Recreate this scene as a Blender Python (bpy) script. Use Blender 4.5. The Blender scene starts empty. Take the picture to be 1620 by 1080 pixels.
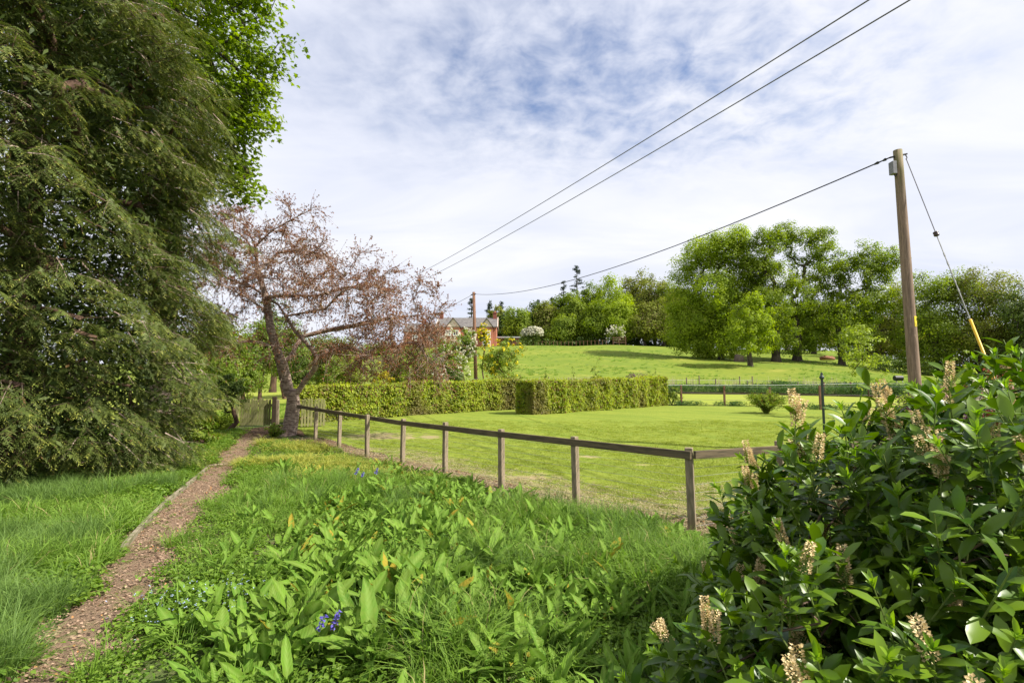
import bpy, bmesh, math, random
import numpy as np
from mathutils import Vector, Matrix, Quaternion

scene = bpy.context.scene
COL = scene.collection
R = math.radians

# ------------------------------------------------------------------ camera
CAMZ = 1.85
PITCH = math.atan2(64, 801)
cam_data = bpy.data.cameras.new("camera")
cam_data.sensor_width = 36.0
cam_data.lens = 36.0 * 801 / 1620
cam_data.clip_start = 0.05
cam_data.clip_end = 3000
cam = bpy.data.objects.new("camera", cam_data)
COL.objects.link(cam)
cam.location = (0, 0, CAMZ)
cam.rotation_euler = (R(90) + PITCH, 0, 0)
scene.camera = cam

# ------------------------------------------------------------------ light
SUN_EL, SUN_AZ = R(46), R(106)          # azimuth clockwise from +Y
SUN_DIR = Vector((math.sin(SUN_AZ) * math.cos(SUN_EL), math.cos(SUN_AZ) * math.cos(SUN_EL), math.sin(SUN_EL)))
sd = bpy.data.lights.new("sun", 'SUN')
sd.energy = 5.0
sd.angle = R(0.6)
sd.color = (1.0, 0.94, 0.84)
so = bpy.data.objects.new("sun", sd)
COL.objects.link(so)
so.rotation_euler = SUN_DIR.to_track_quat('Z', 'Y').to_euler()
so.location = (20, 0, 30)

scene.view_settings.view_transform = 'Standard'
scene.view_settings.look = 'None'
scene.view_settings.exposure = 0.85
scene.view_settings.gamma = 1.0
scene.view_settings.use_curve_mapping = False
try:
    scene.cycles.max_bounces = 8
    scene.cycles.transmission_bounces = 4
    scene.cycles.sample_clamp_indirect = 6
    scene.cycles.use_denoising = True
except Exception:
    pass

# ------------------------------------------------------------------ node helpers
class NT:
    def __init__(s, nt):
        s.nt = nt; s.n = nt.nodes; s.l = nt.links
    def new(s, t, **kw):
        x = s.n.new(t)
        for k, v in kw.items():
            setattr(x, k, v)
        return x
    def put(s, sock, v):
        if isinstance(v, bpy.types.NodeSocket):
            s.l.new(v, sock)
        elif v is not None:
            if sock.type == 'RGBA' and len(v) == 3:
                v = (*v, 1)
            sock.default_value = v
    def math(s, op, a, b=None, c=None, clamp=False):
        x = s.new('ShaderNodeMath', operation=op, use_clamp=clamp)
        for i, v in enumerate((a, b, c)):
            if v is not None:
                s.put(x.inputs[i], v)
        return x.outputs[0]
    def vmath(s, op, a, b=None):
        x = s.new('ShaderNodeVectorMath', operation=op)
        s.put(x.inputs[0], a)
        if b is not None:
            s.put(x.inputs[3 if op == 'SCALE' else 1], b)
        return x.outputs[0]
    def noise(s, vec, scale, detail=3, rough=0.55, dist=0.0):
        x = s.new('ShaderNodeTexNoise')
        s.put(x.inputs['Vector'], vec)
        x.inputs['Scale'].default_value = scale
        x.inputs['Detail'].default_value = detail
        x.inputs['Roughness'].default_value = rough
        x.inputs['Distortion'].default_value = dist
        return x.outputs[0]
    def mix(s, f, a, b, blend='MIX'):
        x = s.new('ShaderNodeMix', data_type='RGBA', blend_type=blend)
        s.put(x.inputs[0], f); s.put(x.inputs[6], a); s.put(x.inputs[7], b)
        return x.outputs[2]
    def ramp(s, f, stops):
        x = s.new('ShaderNodeValToRGB')
        s.put(x.inputs[0], f)
        e = x.color_ramp.elements
        while len(e) < len(stops):
            e.new(0.5)
        for i, (p, c) in enumerate(stops):
            e[i].position = p
            e[i].color = (*c, 1) if len(c) == 3 else c
        return x.outputs[0]
    def mapr(s, f, a, b, c=0.0, d=1.0, smooth=True):
        x = s.new('ShaderNodeMapRange', interpolation_type='SMOOTHSTEP' if smooth else 'LINEAR')
        s.put(x.inputs[0], f)
        for i, v in enumerate((a, b, c, d)):
            x.inputs[i + 1].default_value = v
        return x.outputs[0]
    def scaled(s, vec, sc):
        return s.vmath('MULTIPLY', vec, sc)

# ------------------------------------------------------------------ sky
world = bpy.data.worlds.new("World")
scene.world = world
world.use_nodes = True
w = NT(world.node_tree)
w.n.clear()
tc = w.new('ShaderNodeTexCoord')
sky = w.new('ShaderNodeTexSky', sky_type='NISHITA')
sky.sun_disc = False
sky.sun_elevation = SUN_EL
sky.sun_rotation = SUN_AZ
sky.air_density = 1.0
sky.dust_density = 1.5
sky.ozone_density = 2.0
dirn = tc.outputs['Generated']
sep = w.new('ShaderNodeSeparateXYZ'); w.put(sep.inputs[0], dirn)
zc = w.math('MAXIMUM', sep.outputs[2], 0.0)
den = w.math('ADD', zc, 0.16)
comb = w.new('ShaderNodeCombineXYZ')
w.put(comb.inputs[0], w.math('DIVIDE', sep.outputs[0], den))
w.put(comb.inputs[1], w.math('DIVIDE', sep.outputs[1], den))
P = comb.outputs[0]                       # position on a high cloud layer
big = w.noise(w.vmath('ADD', P, (3.1, 7.7, 0)), 0.55, 3, 0.5)
puff = w.noise(w.vmath('ADD', P, (1.3, 0.4, 0)), 9.0, 4, 0.6, 0.25)
mid = w.noise(w.vmath('ADD', P, (5.0, 2.0, 0)), 2.6, 5, 0.6, 0.5)
rot = w.new('ShaderNodeMapping'); rot.inputs['Rotation'].default_value = (0, 0, R(24)); rot.inputs['Scale'].default_value = (0.45, 1.2, 1)
w.put(rot.inputs[0], P)
streak = w.noise(rot.outputs[0], 1.3, 5, 0.6, 0.8)
# a thin opening in the veil ahead, ragged by the noises
ctr = w.vmath('SUBTRACT', P, (0.33, 1.22, 0))
ctr = w.vmath('MULTIPLY', ctr, (0.85, 1.5, 0))
ln = w.new('ShaderNodeVectorMath', operation='LENGTH'); w.put(ln.inputs[0], ctr)
hole = w.math('SUBTRACT', 1.0, w.mapr(ln.outputs['Value'], 0.1, 1.15))
cov = w.math('ADD', 1.07, w.math('MULTIPLY', hole, -0.40))
cov = w.math('ADD', cov, w.math('MULTIPLY', w.math('SUBTRACT', big, 0.5), 0.55))
cov = w.math('ADD', cov, w.math('MULTIPLY', w.math('SUBTRACT', mid, 0.5), 0.55))
cov = w.math('ADD', cov, w.math('MULTIPLY', w.math('SUBTRACT', puff, 0.5), w.math('MULTIPLY', hole, 1.35)))
cov = w.math('ADD', cov, w.math('MULTIPLY', w.math('SUBTRACT', streak, 0.52), 0.3))
cov = w.mapr(cov, 0.10, 1.07)
cov = w.math('MAXIMUM', cov, w.mapr(sep.outputs[2], 0.22, -0.02))
shade = w.ramp(w.math('ADD', w.math('MULTIPLY', streak, 0.55), w.math('MULTIPLY', big, 0.45)),
               [(0.34, (5.1, 5.4, 6.4)), (0.48, (5.9, 6.1, 6.85)), (0.60, (6.75, 6.8, 7.15))])
skyc = w.mix(w.math('MULTIPLY', cov, 0.97), w.mix(1.0, sky.outputs[0], (1.0, 1.06, 1.2), 'MULTIPLY'), shade)
bg = w.new('ShaderNodeBackground'); w.put(bg.inputs[0], skyc); bg.inputs[1].default_value = 0.084
wo = w.new('ShaderNodeOutputWorld'); w.l.new(bg.outputs[0], wo.inputs[0])

# ------------------------------------------------------------------ terrain
HY = np.array([-80, 0, 12, 14, 23, 31, 40, 46.])
HZ = np.array([0, 0, 0, .03, .30, .40, .80, 1.0])
CPX = (np.array([0, 300, 690, 800, 1000, 1100, 1200, 1320, 1400, 1480, 1620, 2000]) - 810) / 803.
CYP = np.array([578, 576, 551, 546, 547, 552, 552, 555, 568, 578, 584, 586.])
CDC = np.array([130, 130, 130, 130, 130, 132, 132, 132, 130, 130, 120, 120.])
def H(x, y):
    x = np.asarray(x, float); y = np.asarray(y, float)
    z0 = np.interp(y, HY, HZ)
    u = x / np.maximum(y, 20)
    yc = np.interp(u, CPX, CYP); dc = np.interp(u, CPX, CDC)
    zc_ = CAMZ + (604 - yc) * dc / 801
    t = np.clip((y - 46) / (dc - 46), 0, 1)
    s = 0.55 * t + 0.45 * t * t * (3 - 2 * t)
    z = np.where(y > 46, 1.0 + (zc_ - 1.0) * s, z0)
    z = z + np.where(y > dc, np.minimum((y - dc) * 0.02, 2.0), 0)
    z = z + np.clip((y - 48) / 20, 0, 1) * (0.22 * np.sin(x * .11 + 1) * np.sin(y * .13) + .1 * np.sin(x * .31 + y * .2))
    z = z + 0.025 * np.sin(x * 1.3 + 0.5) * np.sin(y * 1.1 + 1.2) * np.clip(1 - (y - 20) / 20, 0, 1)
    return z
def h(x, y): return float(H(x, y))
_f = (0, math.cos(PITCH), math.sin(PITCH)); _u = (0, -math.sin(PITCH), math.cos(PITCH))
def ray(px, py):
    a, b, c = px - 810, 801, 540 - py
    return np.array([a, _f[1] * b + _u[1] * c, _f[2] * b + _u[2] * c])
def at(px, py, D):                 # point at world depth D that the photo shows at (px, py)
    d = ray(px, py)
    return np.array([0, 0, CAMZ]) + d * (D / d[1])
def gx(px, D):                     # world x of a column at ground depth D
    return (px - 810) / 803.0 * D
def gnd(px, py):
    lo, hi = 0.8, 400
    for _ in range(50):
        m = (lo + hi) / 2
        p = at(px, py, m)
        if p[2] > H(p[0], p[1]): lo = m
        else: hi = m
    return at(px, py, lo)

# ------------------------------------------------------------------ object helpers
def tag(o, label=None, cat=None, group=None, kind=None):
    if label: o['label'] = label
    if cat: o['category'] = cat
    if group: o['group'] = group
    if kind: o['kind'] = kind
    return o
def empty(name, loc=(0, 0, 0), rz=0):
    o = bpy.data.objects.new(name, None); o.empty_display_size = 0.2
    COL.objects.link(o); o.location = loc; o.rotation_euler = (0, 0, rz)
    return o
def link(name, me, mat=None, parent=None, loc=None, rot=None, local=True):
    o = bpy.data.objects.new(name, me)
    COL.objects.link(o)
    if mat is not None and len(me.materials) == 0:
        for m_ in (mat if isinstance(mat, (list, tuple)) else [mat]):
            me.materials.append(m_)
    if parent is not None: o.parent = parent
    if loc is not None: o.location = loc
    if rot is not None: o.rotation_euler = rot
    return o
def np_mesh(name, V, F, attrs=None, smooth=False):
    """V (n,3); F list of int arrays (m,k)"""
    me = bpy.data.meshes.new(name)
    V = np.asarray(V, np.float32)
    if not isinstance(F, list): F = [F]
    F = [np.asarray(f, np.int32) for f in F if len(f)]
    me.vertices.add(len(V)); me.vertices.foreach_set('co', V.ravel())
    nl = sum(f.size for f in F); nf = sum(len(f) for f in F)
    me.loops.add(nl); me.loops.foreach_set('vertex_index', np.concatenate([f.ravel() for f in F]))
    tot = np.concatenate([np.full(len(f), f.shape[1], np.int32) for f in F])
    st = np.concatenate([[0], np.cumsum(tot)[:-1]]).astype(np.int32)
    me.polygons.add(nf); me.polygons.foreach_set('loop_start', st)
    try: me.polygons.foreach_set('loop_total', tot)
    except Exception: pass
    for k, v in (attrs or {}).items():
        a = me.attributes.new(k, 'FLOAT', 'POINT'); a.data.foreach_set('value', np.asarray(v, np.float32))
    if smooth: me.polygons.foreach_set('use_smooth', np.ones(nf, bool))
    me.update(calc_edges=True)
    return me
class MB:
    """collects simple solids into one mesh"""
    def __init__(s): s.v = []; s.f = []; s.n = 0
    def add(s, V, F):
        V = np.asarray(V, float); s.v.append(V)
        s.f += [tuple(int(i) + s.n for i in f) for f in F]; s.n += len(V); return s
    def box(s, c, size, rot=None, taper=1.0):
        x, y, z = [q / 2 for q in size]
        V = np.array([(-x, -y, -z), (x, -y, -z), (x, y, -z), (-x, y, -z), (-x * taper, -y * taper, z), (x * taper, -y * taper, z), (x * taper, y * taper, z), (-x * taper, y * taper, z)])
        if rot is not None: V = V @ np.array(rot).T
        return s.add(V + np.array(c), [(0, 3, 2, 1), (4, 5, 6, 7), (0, 1, 5, 4), (1, 2, 6, 5), (2, 3, 7, 6), (3, 0, 4, 7)])
    def bar(s, a, b, wd, ht):
        """rectangular beam from a to b; wd horizontal thickness, ht vertical"""
        a = np.array(a, float); b = np.array(b, float); d = b - a; L = np.linalg.norm(d); d /= L
        sd_ = np.cross(d, (0, 0, 1)); sd_ = sd_ / (np.linalg.norm(sd_) + 1e-9); up = np.cross(sd_, d)
        V = [a + sd_ * i * wd / 2 + up * j * ht / 2 + d * k * L for k in (0, 1) for i, j in ((-1, -1), (1, -1), (1, 1), (-1, 1))]
        return s.add(V, [(0, 3, 2, 1), (4, 5, 6, 7), (0, 1, 5, 4), (1, 2, 6, 5), (2, 3, 7, 6), (3, 0, 4, 7)])
    def tube(s, pts, r, k=8, cap=True):
        pts = np.array(pts, float); n = len(pts)
        r = np.full(n, r) if np.isscalar(r) else np.array(r)
        d = np.gradient(pts, axis=0); d /= np.linalg.norm(d, axis=1)[:, None] + 1e-9
        ref = np.array((0.13, 0.99, 0.05)) if abs(d[:, 1]).mean() < .8 else np.array((.99, .1, .05))
        V = []
        for i in range(n):
            a = np.cross(d[i], ref); a /= np.linalg.norm(a); b = np.cross(d[i], a)
            for j in range(k):
                t = 2 * math.pi * j / k
                V.append(pts[i] + (a * math.cos(t) + b * math.sin(t)) * r[i])
        F = [(i * k + j, i * k + (j + 1) % k, (i + 1) * k + (j + 1) % k, (i + 1) * k + j) for i in range(n - 1) for j in range(k)]
        if cap: F += [tuple(range(k - 1, -1, -1)), tuple(range((n - 1) * k, n * k))]
        return s.add(V, F)
    def mesh(s, name, bevel=0, smooth=False):
        me = bpy.data.meshes.new(name)
        me.from_pydata(np.concatenate(s.v).tolist(), [], s.f); me.update()
        if bevel:
            bm = bmesh.new(); bm.from_mesh(me)
            bmesh.ops.bevel(bm, geom=bm.edges[:], offset=bevel, segments=1, affect='EDGES', profile=.5)
            bm.to_mesh(me); bm.free()
        if smooth: me.shade_smooth()
        return me
    def build(s, name, mat, parent=None, bevel=0, smooth=False, loc=None):
        return link(name, s.mesh(name, bevel, smooth), mat, parent, loc)

# ------------------------------------------------------------------ materials
def new_mat(name):
    m = bpy.data.materials.new(name); m.use_nodes = True
    t = NT(m.node_tree); t.n.clear()
    out = t.new('ShaderNodeOutputMaterial')
    return m, t, out
def princ(t, col, rough=0.8, spec=0.3, bump=None, metal=0.0):
    p = t.new('ShaderNodeBsdfPrincipled')
    t.put(p.inputs['Base Color'], col); t.put(p.inputs['Roughness'], rough)
    p.inputs['Specular IOR Level'].default_value = spec
    p.inputs['Metallic'].default_value = metal
    if bump is not None:
        b = t.new('ShaderNodeBump'); b.inputs['Strength'].default_value = bump[1]; b.inputs['Distance'].default_value = bump[2]
        t.put(b.inputs['Height'], bump[0]); t.l.new(b.outputs[0], p.inputs['Normal'])
    return p
def attr(t, name):
    a = t.new('ShaderNodeAttribute'); a.attribute_name = name; return a.outputs['Fac']
def foliage(name, dark, light, tip=None, trans=0.35, rough=0.55, spec=0.25, odd=None, oddamt=0.0, patch=0.0, patchcol=None, inst=False):
    """per-leaf colour from the attribute rnd, young growth from the attribute tip"""
    m, t, out = new_mat(name)
    r = attr(t, 'rnd')
    if inst:
        oi = t.new('ShaderNodeObjectInfo')
        r = t.math('FRACT', t.math('ADD', r, oi.outputs['Random']))
    c = t.mix(r, dark, light)
    if tip: c = t.mix(attr(t, 'tip'), c, tip)
    if odd:
        wn = t.math('FRACT', t.math('MULTIPLY', r, 37.31))
        c = t.mix(t.math('LESS_THAN', wn, oddamt), c, odd)
    if patchcol:
        g = t.new('ShaderNodeNewGeometry')
        c = t.mix(t.mapr(t.noise(g.outputs['Position'], patch, 2), 0.48, 0.68), c, patchcol)
    p = princ(t, c, rough, spec)
    tr = t.new('ShaderNodeBsdfTranslucent')
    hs = t.new('ShaderNodeHueSaturation'); hs.inputs['Saturation'].default_value = 1.1; hs.inputs['Value'].default_value = 1.25
    t.put(hs.inputs['Color'], c); t.l.new(hs.outputs[0], tr.inputs[0])
    mx = t.new('ShaderNodeMixShader'); mx.inputs[0].default_value = trans
    t.l.new(p.outputs[0], mx.inputs[1]); t.l.new(tr.outputs[0], mx.inputs[2]); t.l.new(mx.outputs[0], out.inputs[0])
    return m
def simple(name, col, rough=0.7, spec=0.3, var=0.25, scale=8.0, bump=0.0, dist=0.01, metal=0.0, col2=None, stretch=None, obj=True):
    m, t, out = new_mat(name)
    co = t.new('ShaderNodeTexCoord').outputs['Object'] if obj else t.new('ShaderNodeNewGeometry').outputs['Position']
    if stretch: co = t.scaled(co, stretch)
    n = t.noise(co, scale, 5, 0.62)
    c2 = col2 or tuple(q * (1 - var) for q in col)
    c = t.mix(t.mapr(n, .35, .65), col, c2)
    p = princ(t, c, rough, spec, (t.noise(co, scale * 3, 4), bump, dist) if bump else None, metal)
    t.l.new(p.outputs[0], out.inputs[0])
    return m

def bark(name, c1, c2, scale=6, stretch=(1, 1, .25), bump=.6, dist=.02):
    return simple(name, c1, .9, .1, scale=scale, col2=c2, stretch=stretch, bump=bump, dist=dist, obj=False)
M = {}
M['yew'] = foliage('yew_needles', (.042, .070, .015), (.145, .18, .036), (.36, .37, .07), .30, .55, .3, odd=(.16, .10, .04), oddamt=.012)
M['sycamore'] = foliage('sycamore_leaves', (.085, .15, .010), (.23, .32, .02), None, .5, .45, .3)
M['hedge'] = foliage('beech_leaves', (.10, .165, .012), (.48, .54, .035), None, .45, .5, .3, odd=(.20, .10, .035), oddamt=.10, patch=.35, patchcol=(.20, .17, .05))
M['oak_bright'] = foliage('fresh_oak_leaves', (.14, .22, .014), (.38, .47, .032), None, .5, .6, .2)
M['oak_mid'] = foliage('mid_green_leaves', (.095, .16, .014), (.28, .35, .032), None, .5, .6, .2)
M['oak_olive'] = foliage('olive_green_leaves', (.12, .155, .022), (.30, .33, .048), None, .48, .6, .2, odd=(.17, .13, .06), oddamt=.12)
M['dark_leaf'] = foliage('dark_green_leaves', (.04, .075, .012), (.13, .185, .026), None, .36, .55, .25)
M['conifer'] = foliage('conifer_needles', (.02, .035, .02), (.045, .07, .035), None, .12, .7, .15)
M['orchard'] = foliage('orchard_leaves', (.09, .155, .015), (.24, .31, .035), None, .44, .5, .25, odd=(.22, .10, .05), oddamt=.05)
M['pale_leaf'] = foliage('pale_young_leaves', (.17, .24, .03), (.38, .46, .06), None, .45, .5, .25)
M['yellow_leaf'] = foliage('yellow_leaves', (.30, .26, .02), (.55, .45, .03), None, .4, .5, .25)
M['blossom'] = foliage('white_blossom', (.45, .45, .33), (.75, .72, .60), None, .3, .7, .1)
M['yellow_blossom'] = foliage('yellow_blossom', (.5, .42, .02), (.75, .65, .04), None, .3, .7, .1)
M['pink_leaf'] = foliage('red_leaves', (.18, .045, .03), (.42, .14, .09), None, .35, .5, .25, odd=(.10, .14, .03), oddamt=.25)
M['purple'] = foliage('purple_leaves', (.045, .02, .03), (.14, .07, .09), None, .2, .6, .2, odd=(.25, .05, .2), oddamt=.08)
M['cherry_bud'] = foliage('cherry_buds', (.16, .06, .03), (.36, .16, .08), None, .25, .5, .25, odd=(.20, .17, .05), oddamt=.12)
M['laurel'] = foliage('laurel_leaves', (.034, .09, .006), (.12, .20, .012), (.24, .38, .02), .28, .36, .36)
M['laurel_new'] = foliage('laurel_young_leaves', (.14, .26, .02), (.26, .40, .04), None, .45, .35, .35)
M['raceme'] = foliage('laurel_flower_spikes', (.50, .37, .17), (.85, .70, .42), None, .2, .7, .15)
M['dock'] = foliage('dock_leaves', (.13, .235, .035), (.24, .36, .065), (.25, .36, .09), .42, .42, .35)
M['weed'] = foliage('ground_elder_leaves', (.095, .185, .02), (.20, .31, .04), None, .42, .55, .25, inst=True)
M['nettle'] = foliage('nettle_leaves', (.045, .10, .025), (.11, .19, .05), None, .3, .6, .2, inst=True)
M['grass'] = foliage('long_grass', (.085, .18, .022), (.20, .34, .045), (.25, .35, .07), .42, .6, .15, odd=(.38, .32, .14), oddamt=.035, inst=True)
M['blue_grass'] = foliage('blue_green_grass', (.068, .145, .030), (.155, .26, .055), (.21, .30, .08), .40, .55, .2, inst=True)
M['yellow_grass'] = foliage('yellowing_leaves', (.20, .28, .035), (.42, .42, .07), (.46, .42, .11), .35, .55, .25, inst=True)
M['lawn_blade'] = foliage('lawn_blades', (.15, .21, .022), (.30, .36, .04), (.33, .36, .06), .35, .55, .2, odd=(.38, .34, .15), oddamt=.04, inst=True)
M['dry'] = foliage('dry_clippings', (.26, .21, .11), (.50, .43, .25), None, .2, .8, .1, inst=True)
M['straw'] = foliage('dry_reed_stems', (.36, .30, .20), (.55, .48, .34), None, .2, .8, .1)
M['chip'] = foliage('bark_chips', (.17, .105, .07), (.38, .27, .185), None, .05, .9, .1, odd=(.40, .20, .08), oddamt=.05, inst=True)
M['bluebell'] = foliage('bluebell_flowers', (.10, .08, .42), (.22, .18, .62), None, .3, .6, .2)
M['forget'] = foliage('small_blue_flowers', (.35, .45, .75), (.6, .68, .85), None, .3, .6, .2)

M['bark_grey'] = bark('grey_bark', (.11, .09, .07), (.05, .04, .032), 5)
M['bark_brown'] = bark('brown_bark', (.12, .075, .05), (.06, .038, .028), 6)
M['bark_cherry'] = bark('cherry_bark', (.44, .34, .28), (.16, .11, .09), 7, (1, 1, 2.6), .9, .03)
M['twig'] = bark('pale_twig_bark', (.46, .36, .30), (.20, .14, .11), 9)
M['stem'] = simple('green_stem', (.16, .22, .05), .6, .3)
M['stem_woody'] = simple('brown_stem', (.13, .09, .06), .8, .2)
M['rail'] = simple('weathered_rail_wood', (.15, .115, .07), .85, .15, scale=3, col2=(.075, .062, .04), stretch=(1, 1, 12), bump=.4, dist=.004)
M['post'] = simple('weathered_post_wood', (.29, .23, .16), .85, .15, scale=9, col2=(.17, .145, .09), stretch=(3, 3, .5), bump=.5, dist=.004)
M['mossy'] = simple('mossy_gate_wood', (.27, .24, .13), .9, .1, scale=7, col2=(.16, .18, .05), stretch=(2, 2, .6), bump=.5, dist=.006)
M['dark_wood'] = simple('dark_gate_post_wood', (.06, .045, .03), .9, .1, scale=9, stretch=(3, 3, .5))
M['brown_post'] = simple('brown_post_wood', (.22, .12, .075), .85, .15, scale=8, col2=(.13, .07, .045), stretch=(3, 3, .4))
M['wire'] = simple('galvanised_wire', (.42, .42, .40), .5, .4, metal=.6)
M['white_wire'] = simple('white_cord', (.75, .75, .72), .6, .3)
M['cable'] = simple('black_cable', (.03, .03, .035), .6, .3)
M['grey_cable'] = simple('grey_cable', (.16, .15, .16), .6, .3)
M['pole'] = None
M['yellow'] = simple('yellow_plastic', (.80, .50, .02), .45, .4, var=.15)
M['sign_yellow'] = simple('yellow_sign', (.85, .68, .03), .5, .4, var=.08)
M['black'] = simple('black_paint', (.015, .015, .015), .5, .4)
M['box_grey'] = simple('grey_metal_box', (.20, .20, .21), .5, .4)
M['brown_insul'] = simple('brown_insulator', (.06, .035, .03), .3, .5)
M['green_metal'] = simple('dark_green_metal', (.035, .055, .045), .4, .5)
M['edging'] = simple('weathered_edging_board', (.27, .23, .17), .9, .1, scale=5, col2=(.12, .12, .06), stretch=(1, 1, 4), bump=.4)
M['dark_edge'] = simple('dark_edging_timber', (.08, .06, .04), .9, .1)
M['brick'] = simple('red_sandstone_brick', (.46, .20, .13), .9, .1, scale=1.2, col2=(.36, .15, .10))
M['gable'] = simple('pale_gable_render', (.82, .66, .56), .9, .1)
M['slate'] = simple('grey_slate', (.17, .16, .15), .8, .2, scale=1.5, col2=(.11, .10, .10))
M['white'] = simple('white_paint', (.8, .78, .74), .6, .3, var=.08)
M['glass'] = simple('dark_window_glass', (.04, .05, .06), .1, .5)
M['dark_red'] = simple('dark_red_brick', (.25, .09, .07), .9, .1)
M['log'] = simple('split_log_wood', (.34, .17, .11), .9, .1, scale=3, bump=.5)
M['stump'] = simple('stump_wood', (.20, .15, .12), .9, .1, scale=3, bump=.5)
M['rust'] = simple('brown_timber_rails', (.17, .10, .065), .9, .1)

# telegraph pole: grain runs up the pole, greener near the top
m, t, out = new_mat('creosoted_pole_wood')
co = t.new('ShaderNodeTexCoord').outputs['Object']
n1 = t.noise(t.scaled(co, (9, 9, .6)), 3, 6, .65); n2 = t.noise(t.scaled(co, (30, 30, 1.2)), 3, 4, .6)
c = t.mix(t.mapr(n1, .35, .68), (.27, .19, .135), (.15, .105, .075))
c = t.mix(t.mapr(n2, .55, .72), c, (.42, .31, .21))
sz = t.new('ShaderNodeSeparateXYZ'); t.put(sz.inputs[0], co)
c = t.mix(t.math('MULTIPLY', t.mapr(sz.outputs[2], 6.3, 7.7), t.mapr(n1, .3, .6)), c, (.16, .15, .06))
p = princ(t, c, .8, .25, (n2, .5, .01)); t.l.new(p.outputs[0], out.inputs[0]); M['pole'] = m

def ground_mat(name, cols, s1=.5, s2=6, bump=.5, extra=None):
    m, t, out = new_mat(name)
    g = t.new('ShaderNodeNewGeometry').outputs['Position']
    a = t.noise(g, s1, 4, .6); b = t.noise(g, s2, 5, .7); d = t.noise(g, s2 * 7, 4, .7)
    c = t.mix(t.mapr(a, .35, .65), cols[0], cols[1])
    c = t.mix(t.mapr(b, .42, .66), c, cols[2])
    c = t.mix(t.math('MULTIPLY', t.mapr(d, .5, .75), .6), c, cols[3])
    if extra: c = extra(t, g, c)
    p = princ(t, c, .95, .08, (t.math('ADD', b, d), bump, .04)); t.l.new(p.outputs[0], out.inputs[0])
    return m
M['ground'] = ground_mat('weedy_soil', [(.085, .12, .035), (.11, .085, .05), (.07, .12, .03), (.16, .12, .07)])
def fieldx(t, g, c):
    q = t.noise(t.scaled(g, (.5, 1.4, 1)), .12, 4, .6, .5)
    c = t.mix(t.mapr(q, .45, .7), c, (.175, .205, .030))
    n = t.noise(t.scaled(g, (1, .6, 1)), .9, 3, .7)
    c = t.mix(t.mapr(n, .56, .70), c, (.085, .135, .025))
    k = t.noise(t.scaled(g, (.6, 1, 1)), .33, 5, .75)
    return t.mix(t.mapr(k, .56, .66), c, (.23, .24, .045))
M['field'] = ground_mat('pasture', [(.13, .185, .024), (.16, .205, .026), (.11, .165, .022), (.20, .205, .04)], .05, .7, .8, fieldx)
def lawnx(t, g, c):
    rotm = t.new('ShaderNodeMapping'); rotm.inputs['Rotation'].default_value = (0, 0, R(42)); t.put(rotm.inputs[0], g)
    q = t.noise(t.scaled(rotm.outputs[0], (.25, 2.2, 1)), .9, 3, .6, .2)
    c = t.mix(t.mapr(q, .45, .68), c, (.145, .20, .028))
    for (px, py), (rx, ry) in LAWN_BARE:
        q0 = gnd(px, py)
        v = t.vmath('SUBTRACT', g, tuple(q0)); v = t.vmath('MULTIPLY', v, (1 / rx, 1 / ry, 0))
        L = t.new('ShaderNodeVectorMath', operation='LENGTH'); t.put(L.inputs[0], v)
        f = t.math('SUBTRACT', t.math('ADD', 1.0, t.math('MULTIPLY', t.math('SUBTRACT', t.noise(g, 2.2, 5, .7), .5), 3.0)), L.outputs['Value'])
        c = t.mix(t.math('MULTIPLY', t.mapr(f, .0, .6), t.mapr(t.noise(g, 9, 4, .7), .35, .6, .25, .85)), c, (.34, .25, .16))
    return c
LAWN_BARE = [((595, 690), (1.3, .9)), ((640, 694), (1.1, .35)), ((675, 692), (.5, .5)), ((931, 724), (.45, .20)), ((1018, 737), (.30, .13)), ((835, 757), (.6, .25))]
M['lawn'] = ground_mat('mown_lawn', [(.19, .235, .032), (.215, .255, .036), (.16, .215, .03), (.24, .25, .06)], .35, 5, .6, lawnx)
M['lawn2'] = ground_mat('far_mown_lawn', [(.23, .27, .04), (.25, .28, .045), (.20, .25, .038), (.28, .28, .07)], .35, 5, .4)
M['path'] = ground_mat('bark_chip_path', [(.31, .215, .145), (.27, .19, .125), (.20, .135, .09), (.42, .31, .21)], 1.1, 9, 1.0,
    lambda t, g, c: t.mix(t.math('MULTIPLY', t.mapr(t.noise(g, 3.3, 4, .7), .52, .66), .7), c, (.15, .18, .05)))
M['litter'] = ground_mat('leaf_litter', [(.13, .08, .05), (.17, .11, .07), (.09, .06, .035), (.28, .17, .10)], .8, 7, 1.0)

m, t, out = new_mat('veined_dock_leaves')
oc = t.new('ShaderNodeTexCoord').outputs['Object']; sx = t.new('ShaderNodeSeparateXYZ'); t.put(sx.inputs[0], oc)
ay = t.math('ABSOLUTE', sx.outputs[1]); ph = t.math('SUBTRACT', t.math('MULTIPLY', sx.outputs[0], 60.0), t.math('MULTIPLY', ay, 95.0))
vein = t.math('POWER', t.math('ABSOLUTE', t.math('SINE', t.math('MULTIPLY', ph, .5))), 0.5)
oi = t.new('ShaderNodeObjectInfo'); nn = t.noise(oc, 5, 3)
c = t.mix(t.math('FRACT', t.math('ADD', oi.outputs['Random'], attr(t, 'rnd'))), (.08, .19, .016), (.20, .35, .035))
c = t.mix(t.mapr(nn, .4, .7), c, (.15, .24, .03)); c = t.mix(t.math('MULTIPLY', t.math('SUBTRACT', 1.0, vein), .22), c, (.24, .38, .07)); c = t.mix(t.math('MULTIPLY', attr(t, 'tip'), 1.0), c, (.26, .40, .08))
c = t.mix(t.math('MULTIPLY', t.math('LESS_THAN', t.math('FRACT', t.math('MULTIPLY', oi.outputs['Random'], 31.7)), .05), t.mapr(nn, .4, .6)), c, (.42, .33, .04))
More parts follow.
